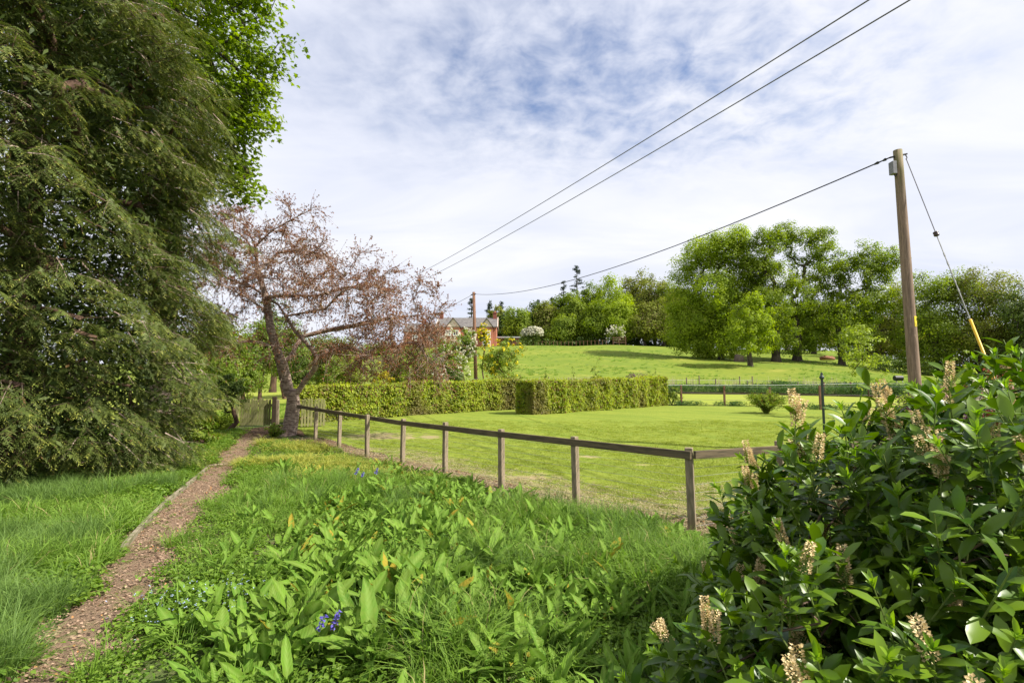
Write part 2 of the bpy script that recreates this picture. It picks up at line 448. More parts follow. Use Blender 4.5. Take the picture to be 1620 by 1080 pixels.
p = princ(t, c, .62, .16, (vein, .4, .006)); tr = t.new('ShaderNodeBsdfTranslucent'); t.l.new(c, tr.inputs[0])
mx = t.new('ShaderNodeMixShader'); mx.inputs[0].default_value = .38; t.l.new(p.outputs[0], mx.inputs[1]); t.l.new(tr.outputs[0], mx.inputs[2]); t.l.new(mx.outputs[0], out.inputs[0])
M['dock'] = m

# ------------------------------------------------------------------ leaf and branch generators
def unit(a): return a / (np.linalg.norm(a, axis=-1, keepdims=True) + 1e-9)
TPL = {}
TPL['diamond'] = (np.array([(0, 0, 0), (.45, .5, .0), (1, 0, -.08), (.45, -.5, .0)]), [np.array([[0, 1, 2], [0, 2, 3]])])
TPL['fold'] = (np.array([(0, 0, 0), (.42, .5, .16), (1, 0, -.12), (.42, -.5, .16)]), [np.array([[0, 2, 1], [0, 3, 2]])])
TPL['blade'] = (np.array([(0, .35, 0), (0, -.35, 0), (1, 0, -.05)]), [np.array([[0, 1, 2]])])
TPL['needle'] = (np.array([(0, 0, 0), (.35, .5, 0), (1, 0, 0), (.35, -.5, 0)]), [np.array([[0, 1, 2, 3]])])
_p = [(0, 0, 0), (.12, .42, -.05), (.42, .28, .05), (.55, .56, -.03), (.66, .24, .04), (1, 0, -.1), (.66, -.24, .04), (.55, -.56, -.03), (.42, -.28, .05), (.12, -.42, -.05), (.35, 0, .08)]
TPL['maple'] = (np.array(_p), [np.array([[10, i, i + 1] for i in range(1, 9)] + [[10, 0, 1], [10, 9, 0]])])
_u_ = [0, .22, .5, .78, 1.0]; _w_ = [.03, .37, .5, .39, .0]
_v = []; 
for a_, b_ in zip(_u_, _w_):
    zz = -.22 * a_ * a_
    _v += [(a_, b_, zz + .06 * (b_ / .5)), (a_, 0, zz), (a_, -b_, zz + .06 * (b_ / .5))]
_fq = []
for i in range(4):
    _fq += [(i * 3, i * 3 + 1, i * 3 + 4, i * 3 + 3), (i * 3 + 1, i * 3 + 2, i * 3 + 5, i * 3 + 4)]
TPL['laurel'] = (np.array(_v), [np.array(_fq)])

def leaves(P, D, N, L, W, rnd, tip=None, tpl='diamond', tilt_up=None):
    V0, F0 = TPL[tpl]; n = len(P); k = len(V0)
    D = unit(D); S = unit(np.cross(N, D)); U = np.cross(D, S)
    L = np.broadcast_to(L, n); W = np.broadcast_to(W, n)
    V = (P[:, None] + D[:, None] * (V0[None, :, 0] * L[:, None])[..., None] + S[:, None] * (V0[None, :, 1] * W[:, None])[..., None]
         + U[:, None] * (V0[None, :, 2] * L[:, None])[..., None])
    F = [(f[None] + (np.arange(n) * k)[:, None, None]).reshape(-1, f.shape[1]) for f in F0]
    a = {'rnd': np.repeat(rnd, k)}
    a['tip'] = np.repeat(tip if tip is not None else np.zeros(n), k)
    return V.reshape(-1, 3), F, a
def merge_parts(parts):
    V = []; tri = []; quad = []; A = {}; n = 0
    for v, F, a in parts:
        V.append(v)
        for f in F: (tri if f.shape[1] == 3 else quad).append(f + n)
        for k in ('rnd', 'tip'): A.setdefault(k, []).append(a[k])
        n += len(v)
    F = []
    if tri: F.append(np.concatenate(tri))
    if quad: F.append(np.concatenate(quad))
    return np.concatenate(V), F, {k: np.concatenate(v) for k, v in A.items()}
def leaf_obj(name, parts, mat, parent=None, kind='stuff', smooth=False):
    V, F, a = merge_parts(parts if isinstance(parts, list) else [parts])
    o = link(name, np_mesh(name, V, F, a, smooth), mat, parent)
    if kind: o['kind'] = kind
    return o
def rdir(rng, n, up=0.0):
    d = rng.normal(size=(n, 3)); d[:, 2] += up; return unit(d)
def in_ell(rng, n, ells, shell=.45, zmin=None):
    """points in a union of ellipsoids (cx,cy,cz,rx,ry,rz), crowded towards the outside"""
    vol = np.array([e[3] * e[4] * e[5] for e in ells]) ** .8; pick = rng.choice(len(ells), n, p=vol / vol.sum())
    E = np.array(ells)[pick]; d = rdir(rng, n); r = rng.random(n) ** shell
    return E[:, :3] + d * r[:, None] * E[:, 3:6]

def skeleton(trunks, targets, step=.4, rng=None, r_tip=.012, pw=2.25, bend=.12, sort=True, drop=0.0):
    """branches reach from the trunk polylines to every target; radii follow from what each branch carries"""
    pos = []; par = []
    for tr in trunks:
        tr = np.array(tr, float)
        first = len(pos)
        base = -1
        if pos:
            dd = np.linalg.norm(np.array(pos) - tr[0], axis=1); base = int(dd.argmin())
        for i in range(len(tr) - 1):
            m = max(1, int(np.linalg.norm(tr[i + 1] - tr[i]) / step))
            for j in range(m):
                q = tr[i] + (tr[i + 1] - tr[i]) * (j / m)
                if base >= 0 and i == 0 and j == 0: prev = base; continue
                pos.append(q); par.append(prev if (base >= 0 and len(par) == first) else (len(pos) - 2 if len(pos) > 1 else -1))
        pos.append(tr[-1]); par.append(len(pos) - 2)
    pos = [np.array(p) for p in pos]
    cap = len(pos) + 200000
    A = np.zeros((60000, 3)); n = len(pos); A[:n] = pos
    par = list(par); depth = [0] * n
    start = max(1, int(.35 * n))
    root = np.array(trunks[0][-1])
    if sort: targets = targets[np.argsort(np.linalg.norm(targets - root, axis=1))]
    trunk_lock = len(trunks[0]) and int(np.linalg.norm(np.array(trunks[0][1]) - np.array(trunks[0][0])) / step * .6)
    for tg in targets:
        d = A[:n] - tg; dist = np.sqrt((d * d).sum(1)); dist[:trunk_lock] += 100
        cost = dist + 0.25 * np.maximum(A[:n, 2] - tg[2], 0)
        k = int(cost.argmin()); L = dist[k]
        if L < step * .4: continue
        m = max(1, int(round(L / step)))
        a = A[k]; prev = k
        side = rng.normal(size=3) * bend * L
        side[2] += bend * L * .6
        for j in range(1, m + 1):
            s = j / m
            q = a + (tg - a) * s + side * math.sin(math.pi * s) * .8
            q[2] -= drop * s * s * L
            if n >= len(A): break
            A[n] = q; par.append(prev); prev = n; n += 1
    A = A[:n]; par = np.array(par)
    rad = np.zeros(n); acc = np.zeros(n); main = np.full(n, -1); best = np.zeros(n)
    for i in range(n - 1, -1, -1):
        rad[i] = (acc[i]) ** (1 / pw) if acc[i] > 0 else r_tip
        p_ = par[i]
        if p_ >= 0:
            acc[p_] += rad[i] ** pw
            if rad[i] > best[p_]: best[p_] = rad[i]; main[p_] = i
    return A, par, rad, main
def branch_mesh(name, A, par, rad, main, kmax=8, flare=None, rscale=1.0, trunk_r=None, minr=.004, mid=0.0):
    rad = rad.copy()
    if trunk_r:
        r0_ = rad.min(); g_ = math.log(trunk_r / r0_) / math.log(max(rad[0] / r0_, 1.01)); q_ = rad / rad[0]; rad = r0_ * (rad / r0_) ** g_ * (1 + mid * np.clip(q_ * 4, 0, 1) * (1 - q_ ** 3))
    rad = np.maximum(rad * rscale, minr)
    if flare:
        zb = A[0, 2]; rad = rad * (1 + flare * np.exp(-(A[:, 2] - zb) / .35))
    i = np.where(par >= 0)[0]; p_ = par[i]
    ax = unit(A[i] - A[p_]); nd = np.zeros_like(A); nd[i] = ax; nd[0] = ax[0] if len(ax) else (0, 0, 1)
    ismain = main[p_] == i
    # axis at a node: mean of the incoming axis and that of its main child
    nax = nd.copy(); mc = main >= 0; nax[mc] = unit(nd[mc] + nd[main[mc]])
    parts_v = []; parts_f = []; n0 = 0
    for lo, hi, k in ((0.06, 99, kmax), (.02, .06, 5), (0, .02, 3)):
        sel = (rad[i] >= lo) & (rad[i] < hi)
        if not sel.any(): continue
        ii = i[sel]; pp = p_[sel]; mm = ismain[sel]
        a0 = np.where(mm[:, None], nax[pp], nd[ii]); r0 = np.where(mm, rad[pp], np.minimum(rad[pp], rad[ii] * 1.25)); a1 = nax[ii]; r1 = rad[ii]
        def ring(c, axs, r):
            ref = np.tile(np.array([.21, .95, .17]), (len(axs), 1)); s = unit(np.cross(axs, ref)); q = np.cross(axs, s)
            t = np.arange(k) * 2 * math.pi / k
            return c[:, None] + (s[:, None] * np.cos(t)[None, :, None] + q[:, None] * np.sin(t)[None, :, None]) * r[:, None, None]
        V = np.concatenate([ring(A[pp], a0, r0), ring(A[ii], a1, r1)], 1)
        j = np.arange(k); f = np.stack([j, (j + 1) % k, (j + 1) % k + k, j + k], 1)
        F = (f[None] + (np.arange(len(ii)) * 2 * k)[:, None, None]).reshape(-1, 4) + n0
        parts_v.append(V.reshape(-1, 3)); parts_f.append(F); n0 += len(V) * 2 * k
    return np_mesh(name, np.concatenate(parts_v), [np.concatenate(parts_f)], None, True)

def clump_leaves(rng, C, n, rc, size, flat=.6, up=.6, tpl='diamond', asp=.6, ctr=None):
    """n leaves round each clump centre; clumps keep their own shade"""
    m = len(C)
    rc = np.broadcast_to(rc, m)
    off = rdir(rng, m * n) * (rng.random(m * n) ** .4)[:, None]; off *= np.where(rng.random(m * n) < .14, rng.uniform(1.1, 1.55, m * n), 1)[:, None]; off[:, 2] *= flat
    P = np.repeat(C, n, 0) + off * np.repeat(rc, n)[:, None]
    out = off.copy()
    if ctr is not None: out = out + .7 * unit(P - ctr)
    N = unit(out + rdir(rng, m * n) * .7 + np.array([0, 0, up]))
    D = unit(np.cross(N, rdir(rng, m * n)) + np.array([0, 0, -.25]))
    L = size * rng.uniform(.65, 1.3, m * n)
    rnd = np.clip(np.repeat(rng.random(m), n) * .55 + rng.random(m * n) * .45, 0, .999)
    return leaves(P, D, N, L, L * asp, rnd, None, tpl)

def tree(name, label, cat, x, y, H_, ells, leafmat, barkmat='bark_grey', group=None, nclump=110, nleaf=60, size=.3, rc=.9, trunk_r=.4, trunk_top=.45,
         seed=1, step=.9, tpl='diamond', r_tip=.02, lean=0.0, shell=.4, flat=.65, extra=None, up=.6, asp=.6, targets=None, sink=.15, stems=1, thin=1.0):
    """a tree as trunk (with limbs) and crown. ells in metres relative to the base, scaled by nothing."""
    rng = np.random.default_rng(seed)
    z0 = h(x, y) - sink
    o = empty(name, (x, y, z0)); tag(o, label, cat, group)
    C = in_ell(rng, nclump, ells, shell) if targets is None else targets
    top = np.array([lean + rng.normal() * .2, rng.normal() * .2, H_ * trunk_top])
    mid_ = top * .5 + np.array([rng.normal() * .15, rng.normal() * .15, 0])
    trunks = [[(0, 0, 0), tuple(mid_), tuple(top)]]
    for s_ in range(stems - 1):
        a = rng.random() * 6.28; trunks.append([(0, 0, .1), (math.cos(a) * .12 * H_, math.sin(a) * .12 * H_, H_ * trunk_top)])
    A, par, rad, main = skeleton(trunks, C, step, rng, r_tip)
    me = branch_mesh(name + '_trunk', A, par, rad, main, 8, .35, thin, trunk_r)
    link('trunk', me, M[barkmat], o)
    ctr = np.array(ells)[:, :3].mean(0)
    parts = [clump_leaves(rng, C, nleaf, rc * rng.uniform(.7, 1.25, len(C)), size, flat, up, tpl, asp, ctr)]
    leaf_obj('crown', parts, M[leafmat], o)
    if extra:
        for nm, mt, cnt, per, sz, zlo in extra:
            Q = in_ell(rng, cnt, ells, .12); Q = Q[Q[:, 2] > zlo]
            leaf_obj(nm, [clump_leaves(rng, Q, per, .16 * rc + .05, sz, 1, .9, 'diamond', .9)], M[mt], o)
    return o

# ---- small meshes scattered by geometry nodes (grass, ground cover, chips): never linked to the scene
def src(name, parts, mat):
    V, F, a = merge_parts(parts if isinstance(parts, list) else [parts])
    me = np_mesh(name, V, F, a); me.materials.append(M[mat])
    return bpy.data.objects.new(name, me)
def tuft(name, mat, seed, n, rad, hgt, wid, lean, tipbias=1.0):
    """n blades, three bends each"""
    rng = np.random.default_rng(seed)
    V = []; Fq = []; Ft = []; rn = []; tp = []
    for i in range(n):
        a = rng.random() * 6.283; r = rad * math.sqrt(rng.random()); b = np.array([math.cos(a) * r, math.sin(a) * r, -.02])
        th = a + rng.normal() * .9; d = np.array([math.cos(th), math.sin(th), 0]); s = np.array([-d[1], d[0], 0])
        hh = hgt * rng.uniform(.55, 1.15); ln = lean * rng.uniform(.3, 1.5) * hh; w_ = wid * rng.uniform(.7, 1.3); q = rng.random()
        k = len(V)
        for u_, ww in ((0, .8), (.4, 1), (.75, .7)):
            c = b + d * ln * u_ ** 1.8 + np.array([0, 0, hh * (u_ - .22 * u_ ** 3 * (ln / hh))])
            V += [c - s * w_ * ww / 2, c + s * w_ * ww / 2]; rn += [q, q]; tp += [u_ * .6 * tipbias] * 2
        c = b + d * ln * 1.15 + np.array([0, 0, hh * (1 - .35 * ln / hh)]); V.append(c); rn.append(q); tp.append(tipbias)
        Fq += [(k, k + 1, k + 3, k + 2), (k + 2, k + 3, k + 5, k + 4)]; Ft.append((k + 4, k + 5, k + 6))
    a = {'rnd': np.array(rn) * .5, 'tip': np.array(tp) * .6}
    return src(name, (np.array(V), [np.array(Ft), np.array(Fq)], a), mat)
def leafpatch(name, mat, seed, n, rad, hgt, size, tpl='fold', asp=.6):
    rng = np.random.default_rng(seed)
    P = rng.normal(size=(n, 3)) * rad * .5; P[:, 2] = hgt * rng.random(n) ** .7
    N = unit(rng.normal(size=(n, 3)) * .45 + (0, 0, 1)); D = unit(np.cross(N, rdir(rng, n)))
    L = size * rng.uniform(.6, 1.25, n)
    return src(name, leaves(P, D, N, L, L * asp, rng.random(n) * .5, None, tpl), mat)
def scatter(name, label, sources, P, scale, parent=None, tiltsd=.12, seed=0, kind='stuff', cat=None, zrot=None):
    rng = np.random.default_rng(seed); n = len(P)
    me = bpy.data.meshes.new(name); me.vertices.add(n); me.vertices.foreach_set('co', np.asarray(P, np.float32).ravel())
    rot_ = np.stack([rng.normal(size=n) * tiltsd, rng.normal(size=n) * tiltsd, rng.random(n) * 6.283 if zrot is None else zrot], 1).astype(np.float32)
    a = me.attributes.new('rot', 'FLOAT_VECTOR', 'POINT'); a.data.foreach_set('vector', rot_.ravel())
    a = me.attributes.new('scl', 'FLOAT', 'POINT'); a.data.foreach_set('value', np.broadcast_to(scale, n).astype(np.float32))
    a = me.attributes.new('idx', 'INT', 'POINT'); a.data.foreach_set('value', rng.integers(0, len(sources), n).astype(np.int32))
    o = bpy.data.objects.new(name, me); COL.objects.link(o)
    if parent is not None: o.parent = parent
    o['kind'] = kind
    if label: o['label'] = label
    if cat: o['category'] = cat
    g = bpy.data.node_groups.new(name + '_scatter', 'GeometryNodeTree')
    g.interface.new_socket('Geometry', in_out='INPUT', socket_type='NodeSocketGeometry')
    g.interface.new_socket('Geometry', in_out='OUTPUT', socket_type='NodeSocketGeometry')
    N = g.nodes; Lk = g.links
    gi = N.new('NodeGroupInput'); go = N.new('NodeGroupOutput')
    iop = N.new('GeometryNodeInstanceOnPoints'); join = N.new('GeometryNodeJoinGeometry')
    for s_ in reversed(sources):
        oi = N.new('GeometryNodeObjectInfo'); oi.inputs['Object'].default_value = s_
        gti = N.new('GeometryNodeGeometryToInstance'); Lk.new(oi.outputs['Geometry'], gti.inputs[0]); Lk.new(gti.outputs[0], join.inputs[0])
    def na(nm, ty):
        q = N.new('GeometryNodeInputNamedAttribute'); q.data_type = ty; q.inputs['Name'].default_value = nm; return q.outputs['Attribute']
    e2r = N.new('FunctionNodeEulerToRotation'); Lk.new(na('rot', 'FLOAT_VECTOR'), e2r.inputs[0])
    Lk.new(gi.outputs[0], iop.inputs['Points']); Lk.new(join.outputs[0], iop.inputs['Instance'])
    iop.inputs['Pick Instance'].default_value = True
    Lk.new(na('idx', 'INT'), iop.inputs['Instance Index']); Lk.new(e2r.outputs[0], iop.inputs['Rotation'])
    Lk.new(na('scl', 'FLOAT'), iop.inputs['Scale']); Lk.new(iop.outputs[0], go.inputs[0])
    md = o.modifiers.new('scatter', 'NODES'); md.node_group = g
    return o
def vnoise(x, y, s, seed=0):
    """smooth value noise on the ground plane, 0..1"""
    x = np.asarray(x) / s + seed * 17.3; y = np.asarray(y) / s + seed * 5.7
    xi = np.floor(x); yi = np.floor(y); fx = x - xi; fy = y - yi; fx = fx * fx * (3 - 2 * fx); fy = fy * fy * (3 - 2 * fy)
    def hs(a, b):
        q = np.sin(a * 127.1 + b * 311.7) * 43758.5453; return q - np.floor(q)
    return (hs(xi, yi) * (1 - fx) + hs(xi + 1, yi) * fx) * (1 - fy) + (hs(xi, yi + 1) * (1 - fx) + hs(xi + 1, yi + 1) * fx) * fy
def inpoly(x, y, poly):
    x = np.asarray(x); y = np.asarray(y); c = np.zeros(x.shape, bool); n = len(poly); j = n - 1
    for i in range(n):
        xi, yi = poly[i]; xj, yj = poly[j]
        c ^= ((yi > y) != (yj > y)) & (x < (xj - xi) * (y - yi) / (yj - yi + 1e-12) + xi); j = i
    return c

# ------------------------------------------------------------------ ground, field, lawns, path
def grid_faces(nx, ny):
    i, j = np.meshgrid(np.arange(nx - 1), np.arange(ny - 1), indexing='ij'); a = (i * ny + j).ravel()
    return np.stack([a, a + ny, a + ny + 1, a + 1], 1)
xs = np.concatenate([-np.geomspace(600, 34, 26), np.arange(-32, 32.1, .5), np.geomspace(34, 600, 26)])
ys = np.concatenate([-np.geomspace(120, 9, 10), np.arange(-8, 60, .5), np.arange(60, 150, 1.5), np.geomspace(151, 900, 22)])
X, Y = np.meshgrid(xs, ys, indexing='ij')
V = np.stack([X, Y, H(X, Y)], -1).reshape(-1, 3); F = grid_faces(len(xs), len(ys))
fy_ = V[F][:, :, 1].mean(1)
def sub(sel, nm, mat, label):
    f = F[sel]; u_, inv = np.unique(f, return_inverse=True)
    o = link(nm, np_mesh(nm, V[u_], [inv.reshape(f.shape)], None, True), mat); tag(o, label, kind='structure'); return o
sub(fy_ < 46, 'ground', M['ground'], 'weedy garden soil around the path and under the plants')
sub(fy_ >= 46, 'field', M['field'], 'grazed green pasture rising to the woods')
def sheet(nm, poly, mat, label, step=.25, lift=.025, fn=None):
    poly = np.array(poly); x0, y0 = poly.min(0) - .3; x1, y1 = poly.max(0) + .3
    a = np.arange(x0, x1, step); b = np.arange(y0, y1, step); X, Y = np.meshgrid(a, b, indexing='ij')
    V = np.stack([X, Y, H(X, Y) + lift], -1).reshape(-1, 3); F = grid_faces(len(a), len(b)); c = V[F].mean(1)
    ok = inpoly(c[:, 0], c[:, 1], poly); F = F[ok]; u_, inv = np.unique(F, return_inverse=True)
    o = link(nm, np_mesh(nm, V[u_], [inv.reshape(F.shape)], None, True), mat); tag(o, label, kind='structure'); return o
FP = [(-5.87, 15.3), (-4.72, 14.0), (-3.5, 12.4), (-2.43, 11.4), (-1.34, 10.3), (-.18, 8.9), (.96, 7.7), (2.22, 6.4)]
FP2 = [(2.22, 6.4), (3.75, 7.15), (5.4, 7.9), (7.1, 8.7), (8.9, 9.55)]
LAWN = [(-7.4, 17.6), (-5.6, 15.6), (-4.4, 14.3), (-2.2, 11.7), (-.9, 10.3), (.0, 9.1), (1.1, 8.0), (2.2, 6.95), (3.8, 7.5), (9, 10), (20, 19), (22, 29), (14.5, 30.2), (9.4, 31.0), (1.1, 23.9), (.1, 27.4), (-8.3, 19.6)]
sheet('lawn', LAWN, M['lawn'], 'mown sunlit lawn behind the post and rail fence', .12)
sheet('far_lawn', [(9.6, 31.6), (15, 30.8), (22, 29.6), (40, 27), (46, 36), (30, 40), (12, 42.2), (6, 42), (4, 34)], M['lawn2'], 'second mown strip beyond the wire fence', .5, .03)
sheet('orchard_grass', [(-30, 22), (-8.6, 20.4), (0, 29), (8, 34), (6, 46), (-40, 46)], M['lawn2'], 'rough grass under the small trees behind the hedge', .5, .03)
PL = [gnd(-40, 1140), gnd(37, 1070), gnd(55, 1040), gnd(126, 953), gnd(193, 875), gnd(259, 803), gnd(330, 742), gnd(366, 706), gnd(383, 686)]
PR = [gnd(95, 1150), gnd(152, 1065), gnd(198, 1000), gnd(240, 930), gnd(277, 870), gnd(300, 835), gnd(350, 790), gnd(378, 742), gnd(402, 705), gnd(420, 686)]
pl = np.array(PL)[:, :2]; pr = np.array(PR)[:, :2]
ext = np.array([(-3.8, 1.6)]); 
path_poly = [(-3.3, -1.0)] + [tuple(q) for q in pl] + [tuple(q) for q in pr[::-1]] + [(-2.3, -1.0)]
o_path = sheet('garden_path', path_poly, M['path'], 'narrow brown bark chip path leading to the gate', .04, .03)
sheet('leaf_litter_strip', [tuple(gnd(300, 689)[:2]), tuple(gnd(375, 681)[:2]), (-8.6, 19.6), (-7.2, 17.6), (-6.6, 16.4), (-7.9, 17.6), tuple(gnd(400, 693)[:2]), tuple(gnd(340, 694)[:2])], M['litter'], 'bare brown ground in front of the gate', .06, .035)
fl = np.array(FP); 
sheet('fence_line_soil', [(q[0] + .25, q[1] + .3) for q in FP] + [(3.9, 7.5), (3.9, 6.9)] + [(q[0] - .3, q[1] - .35) for q in FP[::-1]], M['litter'], 'strip of dry brown litter along the fence', .05, .035)

def clip_to(px0, px1): pass
def polyline_x(poly, y):
    p_ = np.array(sorted(poly, key=lambda q: q[1])); return np.interp(y, p_[:, 1], p_[:, 0])
def path_lr(y): return polyline_x(pl, y), polyline_x(pr, y)

# ------------------------------------------------------------------ house and far wood
def house():
    D = 140; xc = gx(738, D); zg = h(xc, D + 4) - .3
    o = empty('stone_house', (xc, D, zg)); tag(o, 'red sandstone house with grey slate roof and two pale gables beyond the field', 'house')
    W, dp, he, hr = 16.4, 8.5, 6.2, 9.2
    b = MB(); b.box((0, dp / 2, he / 2), (W, dp, he)); b.build('wall', M['brick'], o)
    def roof(x0, x1, y0, y1, z0, z1, nm='roof', t_=.2, par=o, mat=M['slate']):
        ym = (y0 + y1) / 2; r = MB()
        for s_, ya in ((1, y0), (-1, y1)):
            V = [(x0, ya, z0), (x1, ya, z0), (x1, ym, z1), (x0, ym, z1)]; V2 = [(q[0], q[1], q[2] + t_) for q in V]
            r.add(V + V2, [(0, 1, 2, 3), (7, 6, 5, 4), (0, 4, 5, 1), (1, 5, 6, 2), (2, 6, 7, 3), (3, 7, 4, 0)])
        return r.build(nm, mat, par)
    rf = roof(-W / 2 - .3, W / 2 + .3, -.4, dp + .4, he - .05, hr)
    for s_ in (-1, 1):      # gable ends
        g = MB(); x = s_ * (W / 2 - .1); g.add([(x, 0, he), (x, dp, he), (x, dp / 2, hr - .1), (x - s_ * .2, 0, he), (x - s_ * .2, dp, he), (x - s_ * .2, dp / 2, hr - .1)], [(0, 1, 2), (5, 4, 3), (0, 3, 4, 1), (1, 4, 5, 2), (2, 5, 3, 0)])
        g.build('gable_end', M['brick'], o)
        c = MB(); c.box((s_ * (W / 2 - .55), dp / 2, hr + .5), (1.0, 1.3, 2.0)); c.box((s_ * (W / 2 - .55), dp / 2, hr + 1.55), (1.2, 1.5, .22)); ch = c.build('chimney', M['dark_red'], rf)
        q = MB(); q.tube([(s_ * (W / 2 - .55), dp / 2, hr + 1.6), (s_ * (W / 2 - .55), dp / 2, hr + 2.1)], .22, 8); q.build('chimney_pot', M['brick'], rf)
        bb = MB(); bb.bar((s_ * (W / 2 + .34), -.5, he), (s_ * (W / 2 + .34), dp / 2, hr + .2), .15, .4); bb.bar((s_ * (W / 2 + .34), dp + .5, he), (s_ * (W / 2 + .34), dp / 2, hr + .2), .15, .4); bb.build('barge_board', M['gable'], o)
    def dormer(cx, w_, zt):
        b = MB(); b.box((cx, -.6, he / 2 - .05), (w_, 1.2, he - .1)); b.build('bay_wall', M['brick'], o)
        g = MB(); g.add([(cx - w_ / 2, -1.25, he), (cx + w_ / 2, -1.25, he), (cx, -1.25, zt), (cx - w_ / 2, 3, he), (cx + w_ / 2, 3, he), (cx, 3, zt)], [(0, 1, 2), (5, 4, 3), (0, 3, 4, 1), (1, 4, 5, 2), (2, 5, 3, 0)]); g.build('gable', M['gable'], o)
        r = MB()
        for s_ in (-1, 1):
            V = [(cx + s_ * (w_ / 2 + .35), -1.6, he - .25), (cx + s_ * (w_ / 2 + .35), 3, he - .25), (cx, 3, zt + .1), (cx, -1.6, zt + .1)]
            V2 = [(q[0], q[1], q[2] + .22) for q in V]; r.add(V + V2, [(0, 1, 2, 3), (7, 6, 5, 4), (0, 4, 5, 1), (1, 5, 6, 2), (2, 6, 7, 3), (3, 7, 4, 0)])
        r.build('gable_roof', M['slate'], o)
    dormer(gx(717, D) - xc, 3.7, he + 2.3); dormer(gx(770, D) - xc, 3.2, he + 2.2)
    def window(cx, cz, n, hh, y=-1.3, lw=.62):
        f = MB(); tw = n * lw + .3
        f.box((cx, y + .0, cz + hh / 2 + .12), (tw, .22, .22)); f.box((cx, y, cz - hh / 2 - .12), (tw, .3, .22))
        for i in range(n + 1): f.box((cx - tw / 2 + .1 + i * (tw - .2) / n, y, cz), (.17, .2, hh))
        f.box((cx, y + .01, cz + hh * .12), (tw - .1, .14, .12))
        fo = f.build('window', M['white'], o)
        for i in range(n):
            g = MB(); g.box((cx - tw / 2 + .1 + (i + .5) * (tw - .2) / n, y + .05, cz), ((tw - .2) / n - .1, .04, hh)); g.build('pane', M['glass'], fo)
    window(gx(713, D) - xc - .6, he - 1.7, 2, 1.1); window(gx(724, D) - xc - .5, he - 1.7, 2, 1.1)
    window(gx(770, D) - xc, he - 2.2, 3, 1.7); window(gx(770, D) - xc, he - 4.9, 3, 1.7); window(gx(717, D) - xc, he - 4.7, 3, 1.6)
    window(gx(742, D) - xc, he - 1.9, 2, 1.3, -.06); window(gx(742, D) - xc, he - 4.6, 2, 1.3, -.06)
    # lower wing at the left
    w2 = 9.5; x0 = -W / 2 - w2
    b = MB(); b.box((x0 + w2 / 2 - .01, dp / 2 + .5, 2.6), (w2, dp - 2, 5.2)); b.build('wing_wall', M['brick'], o)
    roof(x0 - .3, -W / 2 - .02, 1.1, dp - .1, 5.15, 7.6, 'wing_roof')
    window(x0 + 3, 3.4, 2, 1.2, 1.45); window(x0 + 7.5, 3.4, 2, 1.2, 1.45); pass
    c = MB(); c.box((x0 + 5, dp / 2 + .5, 8.2), (1, 1.2, 1.8)); c.build('chimney', M['dark_red'], o)
house()
D = 146; xo = gx(797, D); o = empty('outbuilding', (xo, D, h(xo, D) - .2)); tag(o, 'low pale roofed outbuilding right of the red house', 'shed')
b = MB(); b.box((0, 0, 1.5), (9, 4, 3.0)); b.build('wall', M['dark_red'], o)
b = MB(); b.box((0, 0, 3.2), (9.6, 4.6, .35)); b.build('roof', simple('pale_tin_roof', (.5, .5, .5), .6), o)

def wood_tree(px, D, ytop, wpx, mat, seed, label, name='wood_tree', base=None, nclump=170, nleaf=72, size=None, zlow=.06, tr=.35):
    x = gx(px, D); z0 = h(x, D)
    top = at(px, ytop - 6, D)[2]; Ht = top - z0; Rr = wpx / 801 * D / 2 * 1.15
    rng = np.random.default_rng(seed + 77)
    lo = Ht * zlow
    cz = (Ht + lo) / 2; rz = (Ht - lo) / 2
    ells = [(0, 0, cz, Rr * .78, Rr * .8, rz * .92), (rng.uniform(-.3, .3) * Rr, 0, lo + rz * .75, Rr, Rr * .9, rz * .6), (rng.uniform(-.35, .35) * Rr, 0, Ht - rz * .62, Rr * .62, Rr * .7, rz * .6)]
    for k in range(3):
        a = rng.random() * 6.28; ells.append((math.cos(a) * Rr * .6, math.sin(a) * Rr * .5, lo + rng.uniform(.5, 1.5) * rz, Rr * .42, Rr * .42, rz * .3))
    sz = size or D * .0036
    return tree(name, label, 'tree', x, D, Ht, ells, mat, 'bark_grey', 'trees of the wood along the top of the field', nclump, nleaf, sz, Rr * .27 + .35, tr, .5, seed, step=1.5, r_tip=.03, flat=.7)
